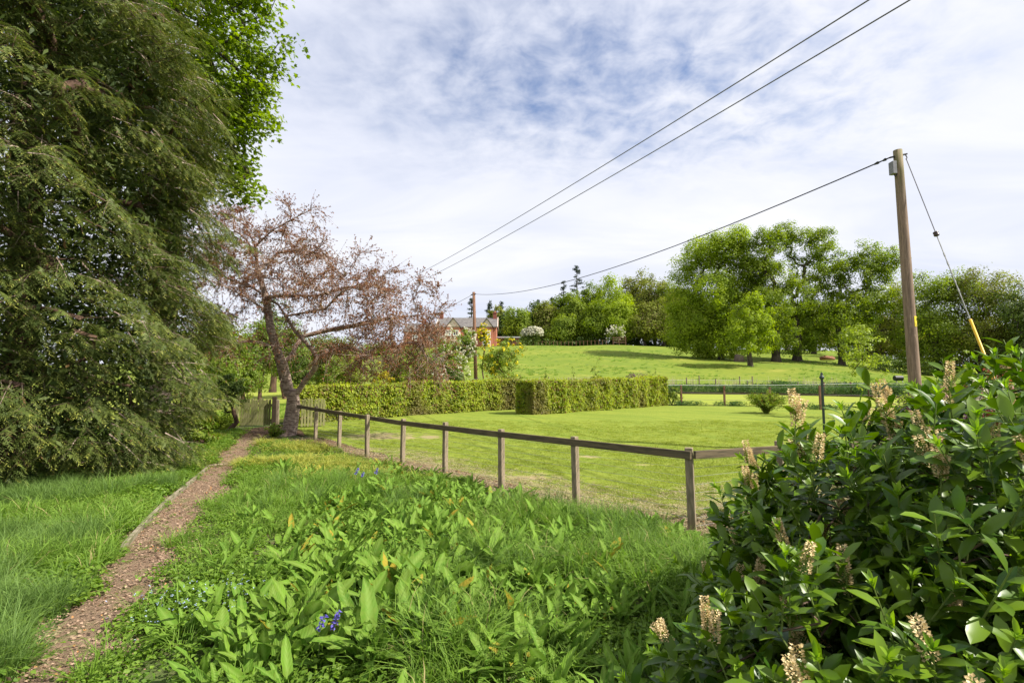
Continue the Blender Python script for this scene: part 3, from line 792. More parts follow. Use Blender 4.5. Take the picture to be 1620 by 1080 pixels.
WT = [  # px, depth, top y, width px, material, label
 (800, 158, 496, 34, 'dark_leaf', 'small dark tree next to the outbuilding roof, leftmost of the wood'),
 (822, 150, 489, 46, 'oak_mid', 'rounded mid green tree directly behind the white blossoming hawthorn'),
 (848, 158, 482, 44, 'dark_leaf', 'dark green tree rising above the white hawthorn'),
 (868, 150, 480, 40, 'oak_olive', 'olive green tree right of the white hawthorn'),
 (884, 160, 470, 40, 'oak_mid', 'tree below the two thin dark pines'),
 (905, 148, 462, 48, 'oak_mid', 'full green tree right of the lower pine'),
 (893, 142, 500, 44, 'oak_mid', 'low green tree with a broad skirt in front of the pines'),
 (930, 152, 446, 46, 'oak_mid', 'tall green tree under the tallest pine'),
 (945, 140, 478, 52, 'oak_mid', 'low spreading tree at the field fence, in front of the tallest pine'),
 (968, 148, 434, 62, 'oak_bright', 'tall bright green tree above the pale hanging blossom'),
 (988, 138, 468, 58, 'oak_bright', 'bright lower tree just above the wooden field rails'),
 (1012, 158, 428, 54, 'oak_olive', 'thin topped olive tree against the sky right of the bright tall tree'),
 (1038, 146, 432, 52, 'oak_olive', 'tall olive tree left of the big oak group'),
 (1022, 136, 480, 56, 'oak_olive', 'brownish green lower tree left of the oak group'),
 (1052, 136, 470, 54, 'oak_olive', 'olive tree tucked behind the left edge of the first big oak'),
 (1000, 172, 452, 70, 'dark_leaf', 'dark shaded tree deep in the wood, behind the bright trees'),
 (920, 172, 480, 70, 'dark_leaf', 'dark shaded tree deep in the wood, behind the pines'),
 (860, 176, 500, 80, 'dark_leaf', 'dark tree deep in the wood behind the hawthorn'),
 (1105, 150, 470, 80, 'oak_mid', 'distant tree behind the left tree of the large group'),
 (1165, 152, 490, 70, 'oak_olive', 'distant tree behind the small round pale tree'),
 (1215, 150, 484, 80, 'dark_leaf', 'distant dark tree behind the flared trunk'),
 (1275, 156, 480, 80, 'oak_mid', 'distant tree beyond the log, left half'),
 (1330, 150, 492, 80, 'oak_bright', 'distant bright tree beyond the leaning tree'),
 (1390, 150, 486, 90, 'dark_leaf', 'distant dark tree beyond the young pale tree'),
 (1460, 146, 490, 100, 'oak_mid', 'distant tree beyond the near telegraph pole'),
 (1550, 140, 500, 120, 'dark_leaf', 'distant tree beyond the yellow stay guard'),
 (1640, 138, 500, 120, 'dark_leaf', 'distant tree beyond the right edge'),
 (1062, 144, 446, 60, 'oak_mid', 'mid green tree filling the gap between wood and oak group'),
 (1084, 136, 462, 50, 'oak_olive', 'olive tree directly against the first oak of the group'),
 (1080, 160, 450, 70, 'dark_leaf', 'dark tree seen between the wood and the first big oak'),
]
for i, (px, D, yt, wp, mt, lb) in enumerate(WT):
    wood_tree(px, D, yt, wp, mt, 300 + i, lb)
# shaded floor growth of the wood
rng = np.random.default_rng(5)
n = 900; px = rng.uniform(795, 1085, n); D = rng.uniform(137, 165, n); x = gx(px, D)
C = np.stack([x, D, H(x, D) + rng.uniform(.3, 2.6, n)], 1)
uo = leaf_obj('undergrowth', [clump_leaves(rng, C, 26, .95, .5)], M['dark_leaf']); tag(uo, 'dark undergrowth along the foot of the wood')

def conifer(px, D, ytop, hpx, seed, label, wpx=14, bare=.3, group=None):
    rng = np.random.default_rng(seed); x = gx(px, D); z0 = h(x, D); top = at(px, ytop, D)[2]; Ht = top - z0
    o = empty('pine_tree', (x, D, z0 - .2)); tag(o, label, 'pine tree', group)
    b = MB(); b.tube([(0, 0, 0), (.1, 0, Ht * .5), (0, 0, Ht)], [.45, .3, .04], 6); b.build('trunk', M['bark_grey'], o)
    C = []; Rr = wpx / 801 * D / 2; Lm = MB()
    zf = Ht - hpx / 801 * D
    for k in range(46):
        f = rng.random() ** .8; z = zf + (Ht - zf) * f; r = Rr * (1 - f) ** .6 * rng.uniform(.3, 1.15); a = rng.random() * 6.28
        e = np.array([math.cos(a) * r, math.sin(a) * r, z + .1 * r]); C.append(e); Lm.tube([(0, 0, z - .2), e], [.07, .03], 3, False)
    Lm.build('limbs', M['bark_grey'], o)['kind'] = 'stuff'
    leaf_obj('crown', [clump_leaves(rng, np.array(C), 34, .62, .42, .45, .2, 'diamond', .4)], M['conifer'], o)
conifer(745, 170, 470, 62, 401, 'dark pine rising behind the far telegraph pole above the house roof', 22)
conifer(774, 172, 473, 55, 402, 'thin dark pine just right of the house chimney', 18)
conifer(793, 172, 476, 48, 403, 'ragged brownish pine left of the wood, second right of the house', 22)
conifer(893, 160, 443, 62, 404, 'thin dark pine standing above the wood, lower of the pair', 20)
conifer(914, 156, 420, 60, 405, 'tallest dark pine standing above the wood', 32)
conifer(852, 170, 474, 40, 406, 'small pine tip showing over the trees above the hawthorn', 14)
conifer(874, 168, 470, 40, 407, 'small pine tip just left of the thin pine pair', 14)
o_ = wood_tree(786, 160, 487, 34, 'oak_olive', 340, 'brownish tree directly right of the house roof')

# white hawthorn and hanging blossom at the wood edge
def blob_tree(name, label, cat, px, D, ytop, ybase_z, wpx, mat, seed, extra=None, nclump=60, nleaf=60, size=.2, rc=None, tr=.12, bark_='bark_brown', group=None, zlow=.15, stems=1, step=.4, shell=.4, tpl='diamond', r_tip=.008, up=.6):
    x = gx(px, D); z0 = h(x, D) if ybase_z is None else ybase_z; Ht = at(px, ytop, D)[2] - h(x, D); Rr = wpx / 801 * D / 2; lo = Ht * zlow
    rng = np.random.default_rng(seed); cz = (Ht + lo) / 2; rz = (Ht - lo) / 2
    ells = [(0, 0, cz, Rr * .75, Rr * .75, rz * .95)] + [(math.cos(a) * Rr * .45, math.sin(a) * Rr * .45, cz + rng.uniform(-.5, .5) * rz, Rr * .55, Rr * .55, rz * .5) for a in rng.random(5) * 6.28]
    return tree(name, label, cat, x, D, Ht, ells, mat, bark_, group, nclump, nleaf, size, rc or Rr * .22, tr, .35, seed, step=step, extra=extra, stems=stems, shell=shell, tpl=tpl, r_tip=r_tip, sink=.05, up=up)
blob_tree('hawthorn_tree', 'domed white blossoming hawthorn standing at the top of the field', 'tree', 843, 127, 515, None, 37, 'dark_leaf', 410, [('blossom', 'blossom', 3200, 8, .32, 2.7)], 70, 46, .3, tr=.25, step=.8, zlow=.03)
blob_tree('hawthorn_tree', 'pale hanging blossom tree in front of the bright wood trees', 'tree', 972, 132, 512, None, 38, 'oak_mid', 411, [('blossom', 'blossom', 170, 9, .30, 1.5)], 60, 46, .3, tr=.2, step=.8, zlow=.05)

# ------------------------------------------------------------------ big oaks in the field
def oak(px, D, ybase, ytop, lobes, mat, seed, label, trunk_r=.75, nclump=150, nleaf=85, size=.30, rc=1.35, name='oak_tree', shell=.36, thin=1.0, tt=.38, sub_=0):
    """lobes: (px, py, radius px, depth offset) describe the crown outline in metres once placed"""
    x = gx(px, D); z0 = h(x, D) - .15
    ells = []
    for (lx, ly, rp, dy) in lobes:
        c = at(lx, ly, D + dy); r = rp / 801 * (D + dy); ells.append((c[0] - x, dy, c[2] - z0, r, r * 1.0, r * .9))
    top = at(px, ytop, D)[2]; Ht = top - z0
    return tree(name, label, 'tree', x, D, Ht, ells, mat, 'bark_grey', 'large trees grouped in the field', int(nclump * 1.8), int(nleaf * 1.15), size * 1.08, rc, trunk_r, tt, seed, step=1.0, r_tip=.028, shell=shell, flat=.78, up=.7, thin=thin)
oak(1123, 92, 568, 372, [(1085, 480, 34, 0), (1090, 430, 30, 1), (1105, 520, 36, -2), (1110, 400, 28, 2), (1078, 535, 26, -2), (1115, 545, 26, -2), (1068, 500, 18, 0)], 'oak_bright', 501, 'left tree of the large group, crown sweeping down to the field', .5, 190, 90)
oak(1142, 89, 571, 362, [(1135, 395, 34, 0), (1160, 420, 36, 1), (1130, 460, 36, -2), (1160, 500, 36, -1), (1150, 540, 26, -3), (1165, 380, 24, 0), (1170, 455, 26, 0)], 'oak_bright', 502, 'bright full crowned tree, second from the left of the large group', .5, 220, 90)
oak(1229, 86, 577, 352, [(1205, 400, 34, 0), (1225, 440, 36, 2), (1215, 490, 34, -2), (1200, 460, 30, 1), (1235, 530, 28, -2), (1215, 375, 22, 0), (1210, 540, 22, -2), (1190, 430, 24, 0)], 'oak_mid', 503, 'tree on a thick flared trunk in the middle of the large group', .68, 170, 80, shell=.22, rc=1.15)
oak(1262, 88, 575, 350, [(1270, 385, 32, 0), (1300, 380, 24, 0), (1290, 430, 38, 2), (1255, 470, 36, -2), (1290, 500, 34, -1), (1320, 450, 18, 0), (1266, 538, 26, -2), (1240, 372, 22, 0), (1300, 535, 20, 0), (1310, 400, 20, 0), (1325, 480, 20, 0)], 'oak_mid', 504, 'tallest airy topped tree of the group, on the right of two thick trunks', .70, 190, 78, shell=.22, rc=1.15)
oak(1333, 85, 579, 384, [(1375, 405, 28, 0), (1350, 430, 30, 0), (1395, 430, 24, 1), (1350, 480, 30, 0), (1320, 500, 24, -1), (1345, 540, 26, -2), (1385, 470, 28, 0), (1405, 410, 20, 0), (1370, 520, 26, 0)], 'oak_mid', 505, 'leaning dark trunked tree right of the reddish log', .5, 170, 76, shell=.22, rc=1.15)
oak(1289, 104, 566, 470, [(1290, 500, 26, 0), (1300, 530, 24, 0), (1280, 540, 20, 0)], 'oak_olive', 506, 'smaller tree standing back between the airy tree and the leaning tree', .45, 60, 60)
oak(1247, 112, 560, 470, [(1245, 500, 26, 0), (1235, 530, 22, 0)], 'oak_mid', 507, 'background trunk seen between the two thickest trunks', .5, 50, 60)
oak(1200, 116, 559, 480, [(1195, 510, 30, 0), (1180, 490, 28, 0)], 'oak_mid', 508, 'background tree behind the small pale trunked tree', .5, 60, 60)
oak(1188, 76, 583, 470, [(1188, 500, 32, 0), (1172, 520, 22, -1), (1205, 522, 22, 0), (1188, 480, 20, 0), (1180, 545, 18, -1), (1208, 548, 12, 0)], 'oak_bright', 509, 'small round pale green tree in front of the large group', .34, 110, 60, .24, .7, tt=.5)
oak(1395, 96, 580, 420, [(1410, 470, 34, 0), (1430, 500, 40, 0), (1400, 530, 36, 0), (1440, 550, 40, 0), (1380, 560, 24, 0)], 'oak_olive', 510, 'olive brown tree behind the near telegraph pole', .5, 150, 70)
oak(1480, 82, 588, 412, [(1470, 455, 34, 0), (1500, 480, 42, 0), (1510, 450, 26, 0), (1440, 490, 26, 0), (1465, 530, 42, 0), (1500, 560, 36, 0), (1450, 570, 26, 0)], 'oak_mid', 511, 'broad low tree directly right of the near telegraph pole', .5, 190, 70, .28)
oak(1550, 80, 590, 425, [(1540, 462, 40, 0), (1580, 455, 26, 0), (1570, 500, 44, 0), (1545, 545, 44, 0), (1590, 560, 40, 0)], 'oak_olive', 512, 'broad tree behind the yellow stay guard', .5, 200, 70, .28)
oak(1625, 74, 590, 455, [(1615, 478, 36, 0), (1620, 500, 36, 0), (1650, 520, 44, 0), (1620, 560, 40, 0), (1680, 500, 60, 0)], 'dark_leaf', 513, 'dark tree cut by the right edge of the picture', .5, 150, 70, .28)
oak(1700, 70, 592, 440, [(1730, 500, 60, 0), (1760, 540, 60, 0)], 'oak_mid', 514, 'next tree along beyond the dark tree on the right', .5, 90, 50, .35)
# shaded hedge-bottom below the trees at the right
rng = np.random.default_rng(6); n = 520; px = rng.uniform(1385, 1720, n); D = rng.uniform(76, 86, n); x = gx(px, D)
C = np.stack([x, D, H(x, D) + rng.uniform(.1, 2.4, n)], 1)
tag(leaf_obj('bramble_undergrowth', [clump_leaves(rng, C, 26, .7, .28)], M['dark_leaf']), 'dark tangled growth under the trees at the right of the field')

# logs, stump, dark trough in the field
def lumpy(nm, mat, size, seed, parent=None, loc=None, rot=None):
    bm = bmesh.new(); bmesh.ops.create_icosphere(bm, subdivisions=2, radius=1); rr = random.Random(seed)
    for v in bm.verts:
        k = 1 + rr.uniform(-.18, .18); v.co = Vector((v.co.x * size[0] * k, v.co.y * size[1] * k, v.co.z * size[2] * k))
    me = bpy.data.meshes.new(nm); bm.to_mesh(me); bm.free(); me.shade_smooth(); return link(nm, me, mat, parent, loc, rot)
D = 84; x = gx(1170, D)
o = MB(); o.tube([(0, 0, -.2), (0, 0, .5), (.05, 0, 1.15)], [.95, .75, .68], 9); o = o.build('tree_stump', M['stump'], smooth=True); o.location = (x, D, h(x, D)); tag(o, 'wide grey brown stump left of the small pale tree', 'stump')
D = 92; x = gx(1311, D); o = empty('fallen_log', (x, D, h(x, D) + .1)); tag(o, 'reddish split log lying in the grass left of the leaning tree', 'log')
b = MB(); b.tube([(-1.3, 0, .35), (0, .1, .45), (1.2, 0, .3)], [.33, .4, .28], 9); b.build('log_body', M['log'], o, smooth=True)
b = MB(); b.tube([(-.3, 0, .5), (-.7, -.2, .95)], [.15, .06], 6); b.build('broken_limb', M['log'], o); b = MB(); b.tube([(.4, 0, .5), (1.0, .1, .85)], [.15, .05], 6); b.build('broken_limb', M['log'], o)
D = 60; x = gx(1421, D); o = empty('feed_trough', (x, D, h(x, D))); tag(o, 'small black trough in the field left of the near telegraph pole', 'trough')
b = MB(); b.tube([(-.45, 0, .5), (.45, 0, .5)], .3, 12); b.build('trough_body', M['black'], o, smooth=False)
for s_ in (-.35, .35): b = MB(); b.bar((s_, -.25, 0), (s_, .1, .45), .06, .06); b.build('trough_leg', M['black'], o)
# wooden rails and the stock fence at the top of the field
D = 129; x = gx(981, D); o = empty('field_rails', (x, D, h(x, D))); tag(o, 'short run of brown timber rails at the wood edge', 'fence')
for k in range(3):
    b = MB(); b.bar((-1.7, 0, .7 + k * .6), (1.7, 0, .7 + k * .6), .08, .2); b.build('rail', M['rust'], o)
for k in (-1, 0, 1):
    b = MB(); b.box((k * 1.6, .1, 1.0), (.2, .15, 2.3)); b.build('post', M['rust'], o)
o = empty('stock_fence', (gx(908, 128), 128, h(gx(908, 128), 128))); tag(o, 'far stock fence running along the crest between hawthorn and timber rails', 'fence')
prev = None; pm = None
for k, px in enumerate(np.linspace(852, 960, 19)):
    x = gx(px, 128); z = h(x, 128); b = MB(); b.box((0, 0, .6), (.12, .12, 1.4))
    if pm is None: pm = b.mesh('stock_fence_post')
    p_ = link('post', pm, M['brown_post'], o, (x - o.location.x, 0, z - o.location.z))
    if prev is not None:
        b = MB(); b.bar(prev, (x - o.location.x, 0, z - o.location.z + 1.15), .03, .04); b.build('wire', M['brown_post'], o)
    prev = (x - o.location.x, 0, z - o.location.z + 1.15)

# ------------------------------------------------------------------ hedges
def hedge(name, label, a, b, th, h0, h1, seed, n, side=1, end_dark=False):
    """clipped hedge from a to b (front line); th goes away from the camera"""
    rng = np.random.default_rng(seed); a = np.array(a); b = np.array(b); d = (b - a); L = np.linalg.norm(d); d /= L; nrm = np.array([-d[1], d[0]])
    zc_ = h(*a)
    o = empty(name, (a[0], a[1], zc_)); tag(o, label, 'hedge')
    def world(u, v, z):  # u along, v depth, z height above ground
        bulge = 0.06 * np.sin(u * 2.1) + .05 * np.sin(u * 5.3 + 1)
        x = a[0] + d[0] * u + nrm[0] * (v + bulge); y = a[1] + d[1] * u + nrm[1] * (v + bulge)
        return np.stack([x - a[0], y - a[1], H(x, y) + z * (1 + .03 * np.sin(u * 1.3)) - zc_], 1)
    # leaves on front, top, ends, back
    areas = [('front', L * h0 * 1.0, .50), ('top', L * th, .24), ('e0', th * h0, .10), ('e1', th * h0, .05), ('back', L * h0, .11)]
    Ps = []; Ns = []
    for nm, ar, sh in areas:
        m = int(n * sh); u = rng.random(m) * L; v = rng.random(m) * th; hz = h0 + (h1 - h0) * u / L; z = rng.random(m) ** .9 * hz; inn = np.abs(rng.normal(size=m)) * .09
        if nm == 'front': v = inn - .03; N = np.tile([-nrm[0], -nrm[1], .15], (m, 1))
        elif nm == 'back': v = th - inn; N = np.tile([nrm[0], nrm[1], .15], (m, 1))
        elif nm == 'top': z = hz - inn * .8; N = np.tile([0, 0, 1.], (m, 1))
        elif nm == 'e0': u = inn; hz = h0; z = rng.random(m) * h0; N = np.tile([-d[0], -d[1], .1], (m, 1))
        else: u = L - inn; z = rng.random(m) * h1; N = np.tile([d[0], d[1], .1], (m, 1))
        if nm == 'front':
            lump = .5 * vnoise(u, z, .30, seed) + .5 * vnoise(u, z, .14, seed + 3); v = v - .20 * (lump - .35)     # leafy lumps
        if nm == 'top': z = z + .05 * (vnoise(u, v, .5, seed) - .5) + (rng.random(m) < .04) * rng.random(m) * .14
        Ps.append(world(u, v, z)); Ns.append(N)
    P = np.concatenate(Ps); N = np.concatenate(Ns)
    N = unit(N + rng.normal(size=N.shape) * .42 + np.array([.12, 0, .28])); D = unit(np.cross(N, rdir(rng, len(P))) + np.array([0, 0, -.35]))
    s = rng.uniform(.06, .125, len(P)); ll = P[:, 0] * d[0] + P[:, 1] * d[1]; rnd = np.clip(rng.random(len(P)) * .55 + .45 * vnoise(ll + .3 * np.sin(P[:, 2] * 5), P[:, 2] + .2 * np.sin(ll * 4), .22, 3), 0, .999)
    leaf_obj('leaves', [leaves(P, D, N, s, s * .66, rnd, None, 'fold')], M['hedge'], o)
    # stems inside, and inner leaves coloured dark to put shade in the gaps
    m = int(L / .35); b_ = MB()
    for k in range(m):
        u = np.array([(k + .5) * .35]); p0 = world(u, np.array([th * .5]), np.array([-.05]))[0]; p1 = world(u + rng.normal() * .1, np.array([th * rng.uniform(.35, .65)]), np.array([h0 * .9]))[0]
        b_.tube([p0, (p0 + p1) / 2 + rng.normal(size=3) * .03, p1], [.03, .022, .008], 5, False)
    so_ = b_.build('stems', M['bark_brown'], o); so_['kind'] = 'stuff'
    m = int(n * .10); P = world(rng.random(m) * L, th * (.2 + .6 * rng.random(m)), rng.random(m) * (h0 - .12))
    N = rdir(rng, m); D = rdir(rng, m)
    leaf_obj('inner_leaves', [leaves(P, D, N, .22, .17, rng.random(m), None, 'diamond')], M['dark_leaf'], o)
    return o
hedge('beech_hedge', 'long clipped beech hedge running behind the cherry tree to the left half of the lawn', (-8.4, 19.9), (.35, 27.7), 1.1, 1.42, 1.62, 21, 72000)
hedge('beech_hedge', 'clipped beech hedge with a brownish patch standing forward at the back of the lawn', (1.0, 23.4), (9.35, 31.0), 1.15, 1.56, 1.72, 22, 78000)

# ------------------------------------------------------------------ post and rail fence
def seg_tilt(): return
def garden_fence():
    o = empty('garden_fence', (FP[-1][0], FP[-1][1], h(*FP[-1]))); tag(o, 'low post and rail fence with wire netting between weed bed and lawn', 'fence')
    ox, oy, oz = o.location
    rr = random.Random(4)
    pm = []
    for k in range(3):
        b = MB(); b.box((0, 0, .42), (.095, .085, 1.24)); pm.append(b.mesh('fence_post_mesh', .006)); pm[-1].materials.append(M['post'])
    line = FP + FP2[1:]
    for i, q in enumerate(line):
        p_ = link('post', pm[i % 3], None, o, (q[0] - ox, q[1] - oy, h(*q) - oz)); a = math.atan2(FP[-1][1] - FP[0][1], FP[-1][0] - FP[0][0])
        p_.rotation_euler = (rr.uniform(-.02, .02), rr.uniform(-.025, .015), a + rr.uniform(-.06, .06))
        if i == 7: p_.rotation_euler = (0, -.015, a + .4)
    def rail(a, b, z0, z1, sd):
        n = 7; b_ = MB(); a = np.array(a); b = np.array(b); d = b - a; nn = np.array([-d[1], d[0]]); nn = nn / np.linalg.norm(nn) * sd
        for k in range(1):
            b_.bar((a[0] + nn[0] - ox, a[1] + nn[1] - oy, z0 - oz), (b[0] + nn[0] - ox, b[1] + nn[1] - oy, z1 - oz), .042, .098)
        b_.build('rail', M['rail'], o, bevel=.004)
    RZ = .955
    ends = [(0, 3), (3, 5), (5, 7)]
    ext_ = np.array(FP[0]) + (np.array(FP[0]) - np.array(FP[1])) * .85
    rail(ext_, FP[3], h(*ext_) + RZ + .02, h(*FP[3]) + RZ, -.066); rail(FP[3], FP[5], h(*FP[3]) + RZ + .003, h(*FP[5]) + RZ, -.066); rail(FP[5], np.array(FP[7]) + (.03, -.03), h(*FP[5]) + RZ + .003, h(*FP[7]) + RZ, -.066)
    rail(FP2[0], FP2[2], h(*FP2[0]) + RZ + .004, h(*FP2[2]) + RZ - .03, -.07); rail(FP2[2], FP2[4], h(*FP2[2]) + RZ - .03, h(*FP2[4]) + RZ - .03, -.07)
    # netting
    V = []; 
    def wire(p, q, r): W_.bar(p, q, r, r)
    for seg in ((FP, .05), (FP2, .05)):
        W_ = MB(); pts = seg[0]
        for i in range(len(pts) - 1):
            a = np.array(pts[i]); b = np.array(pts[i + 1]); L = np.linalg.norm(b - a)
            f = lambda t, z: (a[0] + (b[0] - a[0]) * t - ox, a[1] + (b[1] - a[1]) * t - oy, float(H(*(a + (b - a) * t))) + z - oz)
            for z in np.arange(.08, .9, .1): W_.bar(f(0, z), f(1, z), .0032, .0032)
            for t_ in np.arange(0, L, .1): W_.bar(f(t_ / L, .05), f(t_ / L, .88), .0026, .0026)
        n_ = W_.build('wire_netting', M['wire'], o); n_['kind'] = 'stuff'
garden_fence()

def picket_gate(label, a, b, z0, H_, n, wood, diag=False, posts=True, lower=0.0, seed=1, pw=.085):
    rr = random.Random(seed); a = np.array(a); b = np.array(b); d = b - a; L = np.linalg.norm(d); ang = math.atan2(d[1], d[0])
    o = empty('picket_gate', (a[0], a[1], z0), ang); tag(o, label, 'gate')
    for k in range(n):
        w_ = pw * rr.uniform(.9, 1.08); bq = MB(); hh = H_ + rr.uniform(-.03, .03)
        bq.box((0, 0, hh / 2), (w_, .02, hh)); p_ = bq.build('picket', wood, o, bevel=.003)
        p_.location = (.06 + (L - .12) * k / (n - 1), 0, .04 + rr.uniform(-.01, .01)); p_.rotation_euler = (0, rr.uniform(-.02, .02), 0)
    for z in (.22, H_ - .2):
        bq = MB(); bq.box((L / 2, .037, z), (L, .035, .09)); bq.build('cross_rail', wood, o, bevel=.004)
    bq = MB(); bq.bar((.05, .073, .24), (L - .05, .073, H_ - .22), .03, .08); bq.build('brace', wood, o)
    return o
z = h(-9.5, 19.2)
picket_gate('mossy closed picket gate at the end of the garden path', (gx(381.5, 19.2), 19.2), (gx(431, 19.3), 19.3), z, .98, 12, M['mossy'], seed=3)
for i, (px, D, hh, mt, lb, tl) in enumerate([(377, 19.15, 1.16, 'mossy', 'mossy leaning post on the hinge side of the closed gate', .03), (436, 19.25, 1.12, 'dark_wood', 'dark gate post immediately right of the closed gate', 0), (442, 18.9, 1.02, 'post', 'thin pale post between the dark gate post and the cherry trunk', -.02)]):
    x = gx(px, D); b = MB(); s_ = (.13, .15, .09)[i]; b.box((0, 0, hh / 2 - .1), (s_, s_, hh + .2)); p_ = b.build('gate_post', M[mt], None, .008); p_.location = (x, D, h(x, D)); p_.rotation_euler = (0, tl, .2)
    tag(p_, lb, 'post')
x0, x1 = gx(477, 18.6), gx(517, 19.0)
picket_gate('pale picket gate with a diagonal brace right of the cherry trunk', (x0, 18.6), (x1, 19.0), h(x0, 18.6) + .02, 1.0, 8, M['mossy'], True, seed=9, pw=.08)

# ------------------------------------------------------------------ lawn edge: wire fence, posts, washing line post
o = empty('wire_fence', (gx(1077, 31.3), 31.3, .4)); tag(o, 'wire fence on thin brown posts at the far edge of the lawn', 'fence')
ox, oy, oz = o.location
WF = [(1077, 31.3, 608), (1145, 30.8, 610), (1217, 30.3, 612), (1296, 27.2, 610), (1400, 26.6, 610), (1520, 26, 610)]
prev = None
for px, D, yt in WF:
    x = gx(px, D); z = h(x, D); zt = at(px, yt, D)[2]; b = MB(); b.box((0, 0, (zt - z) / 2 - .1), (.10, .10, zt - z + .2)); p_ = b.build('post', M['brown_post'], o, .006); p_.location = (x - ox, D - oy, z - oz)
    if prev is not None:
        for f in (.97, .62, .3):
            b = MB(); b.bar((prev[0], prev[1], prev[3] + (prev[2] - prev[3]) * f), (x - ox, D - oy, z - oz + (zt - z) * f), .012, .014); b.build('wire', M['wire'], o)
    prev = (x - ox, D - oy, zt - oz, z - oz)
x, D = gx(985 + 92, 31.5), 31.5
a = at(1050, 609, 31.2); c = at(1400, 606, 29.5); m_ = (a + c) / 2 - (0, 0, .06)
b = MB(); b.tube([a, m_, c], .010, 5); w_ = b.build('white_cord', M['white_wire']); tag(w_, 'thin white cord stretched along above the wire fence', 'cord')
o = empty('field_fence', (gx(1132, 46), 46, h(gx(1132, 46), 46))); tag(o, 'stock fence of thin weathered posts in front of the pasture, behind the nettles', 'fence')
ox, oy, oz = o.location
for px, D, yt in [(868, 47, 596), (900, 47, 597), (1010, 47, 594), (1086, 46, 597), (1106, 47, 594), (1132, 44, 599), (1170, 47, 595), (1182, 44, 602), (1190, 47, 595), (1221, 43, 603), (1262, 42, 604), (1303, 41, 604), (1345, 40, 604), (1385, 40, 604)]:
    x = gx(px, D); z = h(x, D); zt = at(px, yt, D)[2]; b = MB(); b.tube([(0, 0, -.2), (0, 0, zt - z)], [.065, .055], 7); p_ = b.build('post', M['brown_post'] if px % 2 else M['post'], o); p_.location = (x - ox, D - oy, z - oz)
for zz in (.5, .95):
    b = MB(); q = [(gx(px, D) - ox, D - oy, h(gx(px, D), D) + zz - oz) for px, D in ((700, 49), (868, 47), (1106, 47), (1190, 46.5), (1262, 43), (1385, 40), (1500, 38))]; b.tube(q, .012, 4); b.build('wire', M['wire'], o)
# low edging timbers between far lawn and nettles
for (px0, D0, px1, D1) in ((1065, 41.6, 1185, 40.6), (1186, 40.5, 1325, 38.6), (1326, 38.5, 1460, 36.2)):
    b = MB(); x0, x1 = gx(px0, D0), gx(px1, D1); b.bar((x0, D0, h(x0, D0) + .09), (x1, D1, h(x1, D1) + .09), .12, .22); e = b.build('edging_timber', M['dark_edge']); tag(e, {1065: 'dark edging timber at the back of the far lawn, next to the hedge', 1186: 'middle dark edging timber at the back of the far lawn', 1326: 'dark edging timber at the back of the far lawn, beyond the metal post'}[px0], 'edging', 'dark timbers along the far lawn')
D = 13.5; x = gx(1300, D); b = MB(); o = empty('washing_line_post', (x, D, h(x, D))); tag(o, 'slender dark green metal post with a knob top at the lawn edge', 'post')
zt = at(1297, 600, D)[2] - h(x, D)
b.tube([(0, 0, -.1), (0, 0, zt)], .032, 10); b.build('pole', M['green_metal'], o)
b = MB(); b.tube([(0, 0, zt), (0, 0, zt + .03), (0, 0, zt + .05), (0, 0, zt + .09), (0, 0, zt + .10), (0, 0, zt + .15), (0, 0, zt + .19)], [.034, .06, .062, .05, .028, .034, .012], 10); b.build('finial', M['green_metal'], o, smooth=True)

# ------------------------------------------------------------------ telegraph poles and wires
D = 13.0; pole_top = at(1420, 238, D); xb = gx(1447, D) + .02; zb = h(xb, D)
lean_x = pole_top[0] - xb
o = empty('telegraph_pole', (xb, D, zb)); tag(o, 'tall brown telegraph pole with grey box and yellow sign at the right', 'telegraph pole')
hp = pole_top[2] - zb
# the pole stands almost upright: its lean is what the photograph leaves after the camera's tilt
pts = [(lean_x * t_ , 0, -.3 + (hp + .3) * t_) for t_ in np.linspace(0, 1, 14)]
rad = np.linspace(.148, .102, 14)
b = MB(); b.tube(pts, rad, 20); b.build('shaft', M['pole'], o, smooth=False)
for p_ in o.children:
    for f in p_.data.polygons: f.use_smooth = len(f.vertices) == 4
def on(z): return lean_x * (z + .3) / (hp + .3)
b = MB(); b.box((on(hp - .55) - .185, -.03, hp - .50), (.11, .16, .34)); b.build('junction_box', M['box_grey'], o, .008)
b = MB(); b.tube([(on(hp - .7) - .17, -.03, hp - .67), (on(hp) - .15, -.05, hp - .74), (on(hp) - .09, -.05, hp - .66)], .012, 6); b.build('cable_loop', M['black'], o)
b = MB(); b.bar((on(hp) - .22, 0, hp - .20), (on(hp) + .24, 0, hp - .10), .05, .035); b.build('bracket', M['black'], o)
b = MB(); b.tube([(on(hp) + .20, 0, hp - .12), (on(hp) + .24, 0, hp - .2), (on(hp) + .21, 0, hp - .25)], .014, 6); b.build('stay_eye', M['box_grey'], o)
# yellow danger plate, curved round the shaft, with a black flash, boxed rule and lines
zs = at(1444, 509, D)[2] - zb
rs = .148 + (.102 - .148) * (zs + .3) / (hp + .3) + .004
def plate(nm, z0, z1, a0, a1, r, mat, par):
    b = MB(); n = 6; V = []; F = []
    for i in range(n + 1):
        a = a0 + (a1 - a0) * i / n
        for z in (z0, z1): V.append((on(z) + math.sin(a) * r, -math.cos(a) * r, z))
    for i in range(n): F.append((i * 2, i * 2 + 2, i * 2 + 3, i * 2 + 1))
    return b.add(V, F).build(nm, mat, par)
pz = plate('warning_plate', zs - .135, zs + .135, .05, .95, rs, M['sign_yellow'], o)
plate('printed_rule', zs - .058, zs - .050, .08, .92, rs + .002, M['black'], pz)
for k in range(3): plate('printed_line', zs - .078 - k * .02, zs - .084 - k * .02, .2, .8, rs + .002, M['white'] if k == 9 else M['black'], pz)
